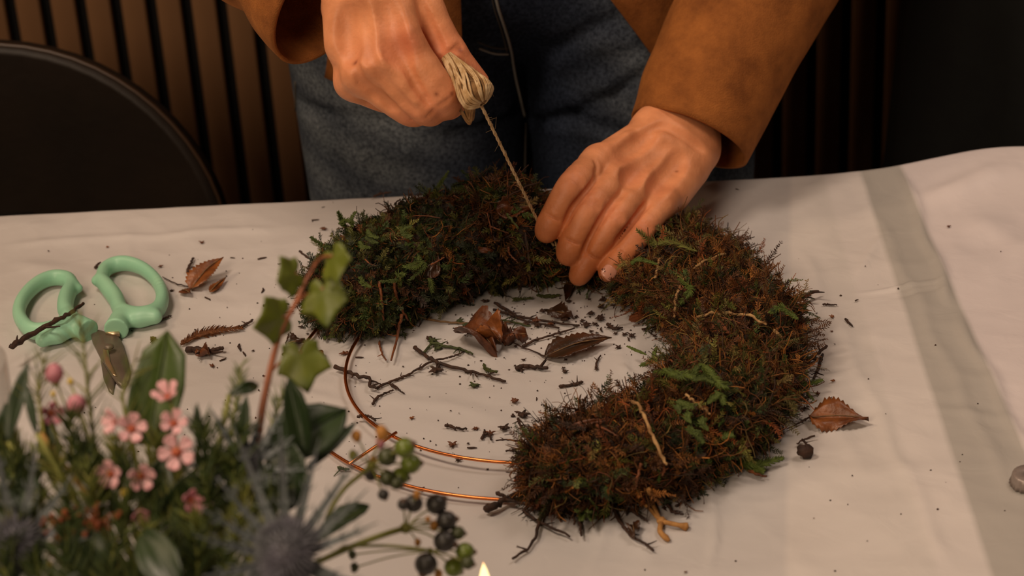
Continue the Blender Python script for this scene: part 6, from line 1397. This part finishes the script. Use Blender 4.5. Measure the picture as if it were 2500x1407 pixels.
# ivy berries ---------------------------------------------------
m_bg = mat('green_berry', srgb(112, 128, 46), .35, srgb(84, 98, 40), 90); m_bd = mat('dark_berry', srgb(58, 56, 50), .4, srgb(44, 40, 42), 90); m_bm = mat('olive_berry', srgb(74, 80, 44), .4, srgb(54, 58, 36), 90); m_cap2 = mat('berry_cap', srgb(92, 66, 48), .6)
def umbel(hub, stem, berries, buds, yy, lab, sr=.0012):
    h_ = F(*hub, yy); root = empty('ivy_berry_umbel', h_); tag(root, lab, 'berries')
    P = smooth_path([h_] + [F(x, y, yy - .01 * (k + 1)) for k, (x, y) in enumerate(stem)], 24); MB().tube(np.concatenate([P, down_stem(P[-1])[1:]]), sr, 8).build('stem', m_gstem, root)
    MB().ball(h_, sr * 1.9, 10, 7).build('hub', m_gstem, root)
    for x, y, rpx, m in berries:
        c = F(x, y, yy + rng.normal(0, .004)); r_ = rpx / 4900; d = (c - h_) / np.linalg.norm(c - h_)
        MB().tube(smooth_path([h_, (h_ + c) / 2 + (0, 0, .001), c - d * r_ * .9], 8), .00055, 5).build('berry_stalk', m_gstem, root)
        be = MB().ball(c, r_, 18, 13, (1, 1, .95)).build('berry', m, root)
        MB().ball(c + d * r_ * .86, r_ * .42, 10, 6, (1, 1, .7)).build('berry_cap', m_cap2, be)
    for x, y, rpx, m in buds:
        c = F(x, y, yy + rng.normal(0, .004)); MB().tube(smooth_path([h_, (h_ + c) / 2 + (0, 0, .0015), c], 8), .00045, 5).build('bud_stalk', m_gstem, root); MB().ball(c, rpx / 4900, 9, 7, (1, 1, 1.3), .08).build('bud', m, root)
m_obud = mat('orange_bud', srgb(180, 124, 54), .6)
umbel((905, 1138), [(880, 1160), (840, 1195), (805, 1250), (790, 1300)], [(988, 1094, 27, m_bg), (1003, 1133, 27, m_bg), (978, 1163, 24, m_bg), (946, 1168, 22, m_bm), (945, 1116, 25, m_bm), (906, 1160, 17, m_bd), (936, 1208, 15, m_bd), (968, 1180, 18, m_bm)],
      [(870, 1066, 13, m_obud), (933, 1058, 17, m_obud), (862, 1112, 12, m_gstem), (928, 1082, 12, m_petalp), (912, 1125, 10, m_obud)], .955, 'upper ivy berry cluster with bright green berries')
umbel((990, 1290), [(940, 1305), (860, 1335), (760, 1380), (700, 1410)], [(1010, 1230, 24, m_bd), (1065, 1232, 28, m_bd), (1090, 1272, 27, m_bd), (1085, 1322, 29, m_bd), (1118, 1302, 19, m_bm), (985, 1232, 16, m_bd)],
      [(1018, 1208, 10, m_obud), (1060, 1285, 12, m_obud), (1020, 1325, 9, m_obud), (1045, 1268, 7, m_obud)], .945, 'lower ivy berry cluster with dark grey berries', .0016)
umbel((1050, 1345), [(1000, 1338), (930, 1333), (840, 1335)], [(1040, 1378, 30, m_bd), (1135, 1348, 25, m_bg), (1108, 1386, 26, m_bg), (1142, 1375, 18, m_bm)], [(1070, 1402, 11, m_obud), (860, 1355, 11, m_bm), (866, 1386, 11, m_bm)], .94, 'lowest ivy berries, one dark and two green, beside the candle flame', .0009)

# ================================================================== CANDLE, GLASS
fp = PZ(1181, 1386, TZ + .098)
cd = empty('candle', (fp[0], fp[1], TZ)); tag(cd, 'lit white candle at the bottom edge, only its flame tip in view', 'candle')
m_wax = mat('candle_wax', srgb(232, 220, 196), .45); 
m_hold = mat('brass_holder', srgb(170, 130, 70), .3, metal=1.0)
MB().lathe([(.0001, .003), (.032, .003), (.034, .006), (.030, .008), (.013, .010), (.0125, .020), (.0001, .020)], (fp[0], fp[1], TZ), 32).build('holder', m_hold, cd)
MB().lathe([(.0001, .020), (.0108, .020), (.0108, .066), (.0098, .068), (.0001, .0665)], (fp[0], fp[1], TZ), 28).build('wax', m_wax, cd)
MB().tube([(fp[0], fp[1], TZ + .066), (fp[0] + .0005, fp[1], TZ + .076)], .0006, 5).build('wick', m_felt, cd)
m_fl, nt, p = newmat('flame'); p.inputs['Base Color'].default_value = (1, .7, .3, 1); p.inputs['Emission Color'].default_value = (1, .78, .36, 1); p.inputs['Emission Strength'].default_value = 1.6
MB().lathe([(.0001, .070), (.0030, .074), (.0042, .080), (.0036, .088), (.0018, .096), (.0001, .101)], (fp[0], fp[1], TZ), 20).build('flame', m_fl, cd)
l = bpy.data.lights.new('candle_light', 'POINT'); l.energy = .10; l.color = (1, .62, .28); l.shadow_soft_size = .004; lo = bpy.data.objects.new('candle_light', l); COL.objects.link(lo); lo.location = (fp[0], fp[1], TZ + .088)
# clear glass at the left border
m_glass, nt, p = newmat('clear_glass'); N, L = nt.nodes, nt.links
tr_ = N.new('ShaderNodeBsdfTransparent'); tr_.inputs[0].default_value = (.93, .93, .92, 1); gs_ = N.new('ShaderNodeBsdfGlossy'); gs_.inputs['Roughness'].default_value = .04; fr_ = N.new('ShaderNodeLayerWeight'); fr_.inputs[0].default_value = .25; ml_ = N.new('ShaderNodeMath'); ml_.operation = 'MULTIPLY'; ml_.inputs[1].default_value = .55; L.new(fr_.outputs['Facing'], ml_.inputs[0]); ms_ = N.new('ShaderNodeMixShader')
L.new(ml_.outputs[0], ms_.inputs[0]); L.new(tr_.outputs[0], ms_.inputs[1]); L.new(gs_.outputs[0], ms_.inputs[2]); L.new(ms_.outputs[0], N['Material Output'].inputs[0])
g_ = PY(18, 1000, 1.06); gc = (g_[0] - .034, 1.06)
gl = MB().lathe([(.0001, .003), (.030, .003), (.033, .006), (.0345, .03), (.038, .20), (.0368, .2005), (.0330, .03), (.030, .012), (.0001, .010)], (gc[0], gc[1], TZ), 64).build('glass_vase', m_glass)
tag(gl, 'tall clear glass vase cut off by the left border', 'vase')
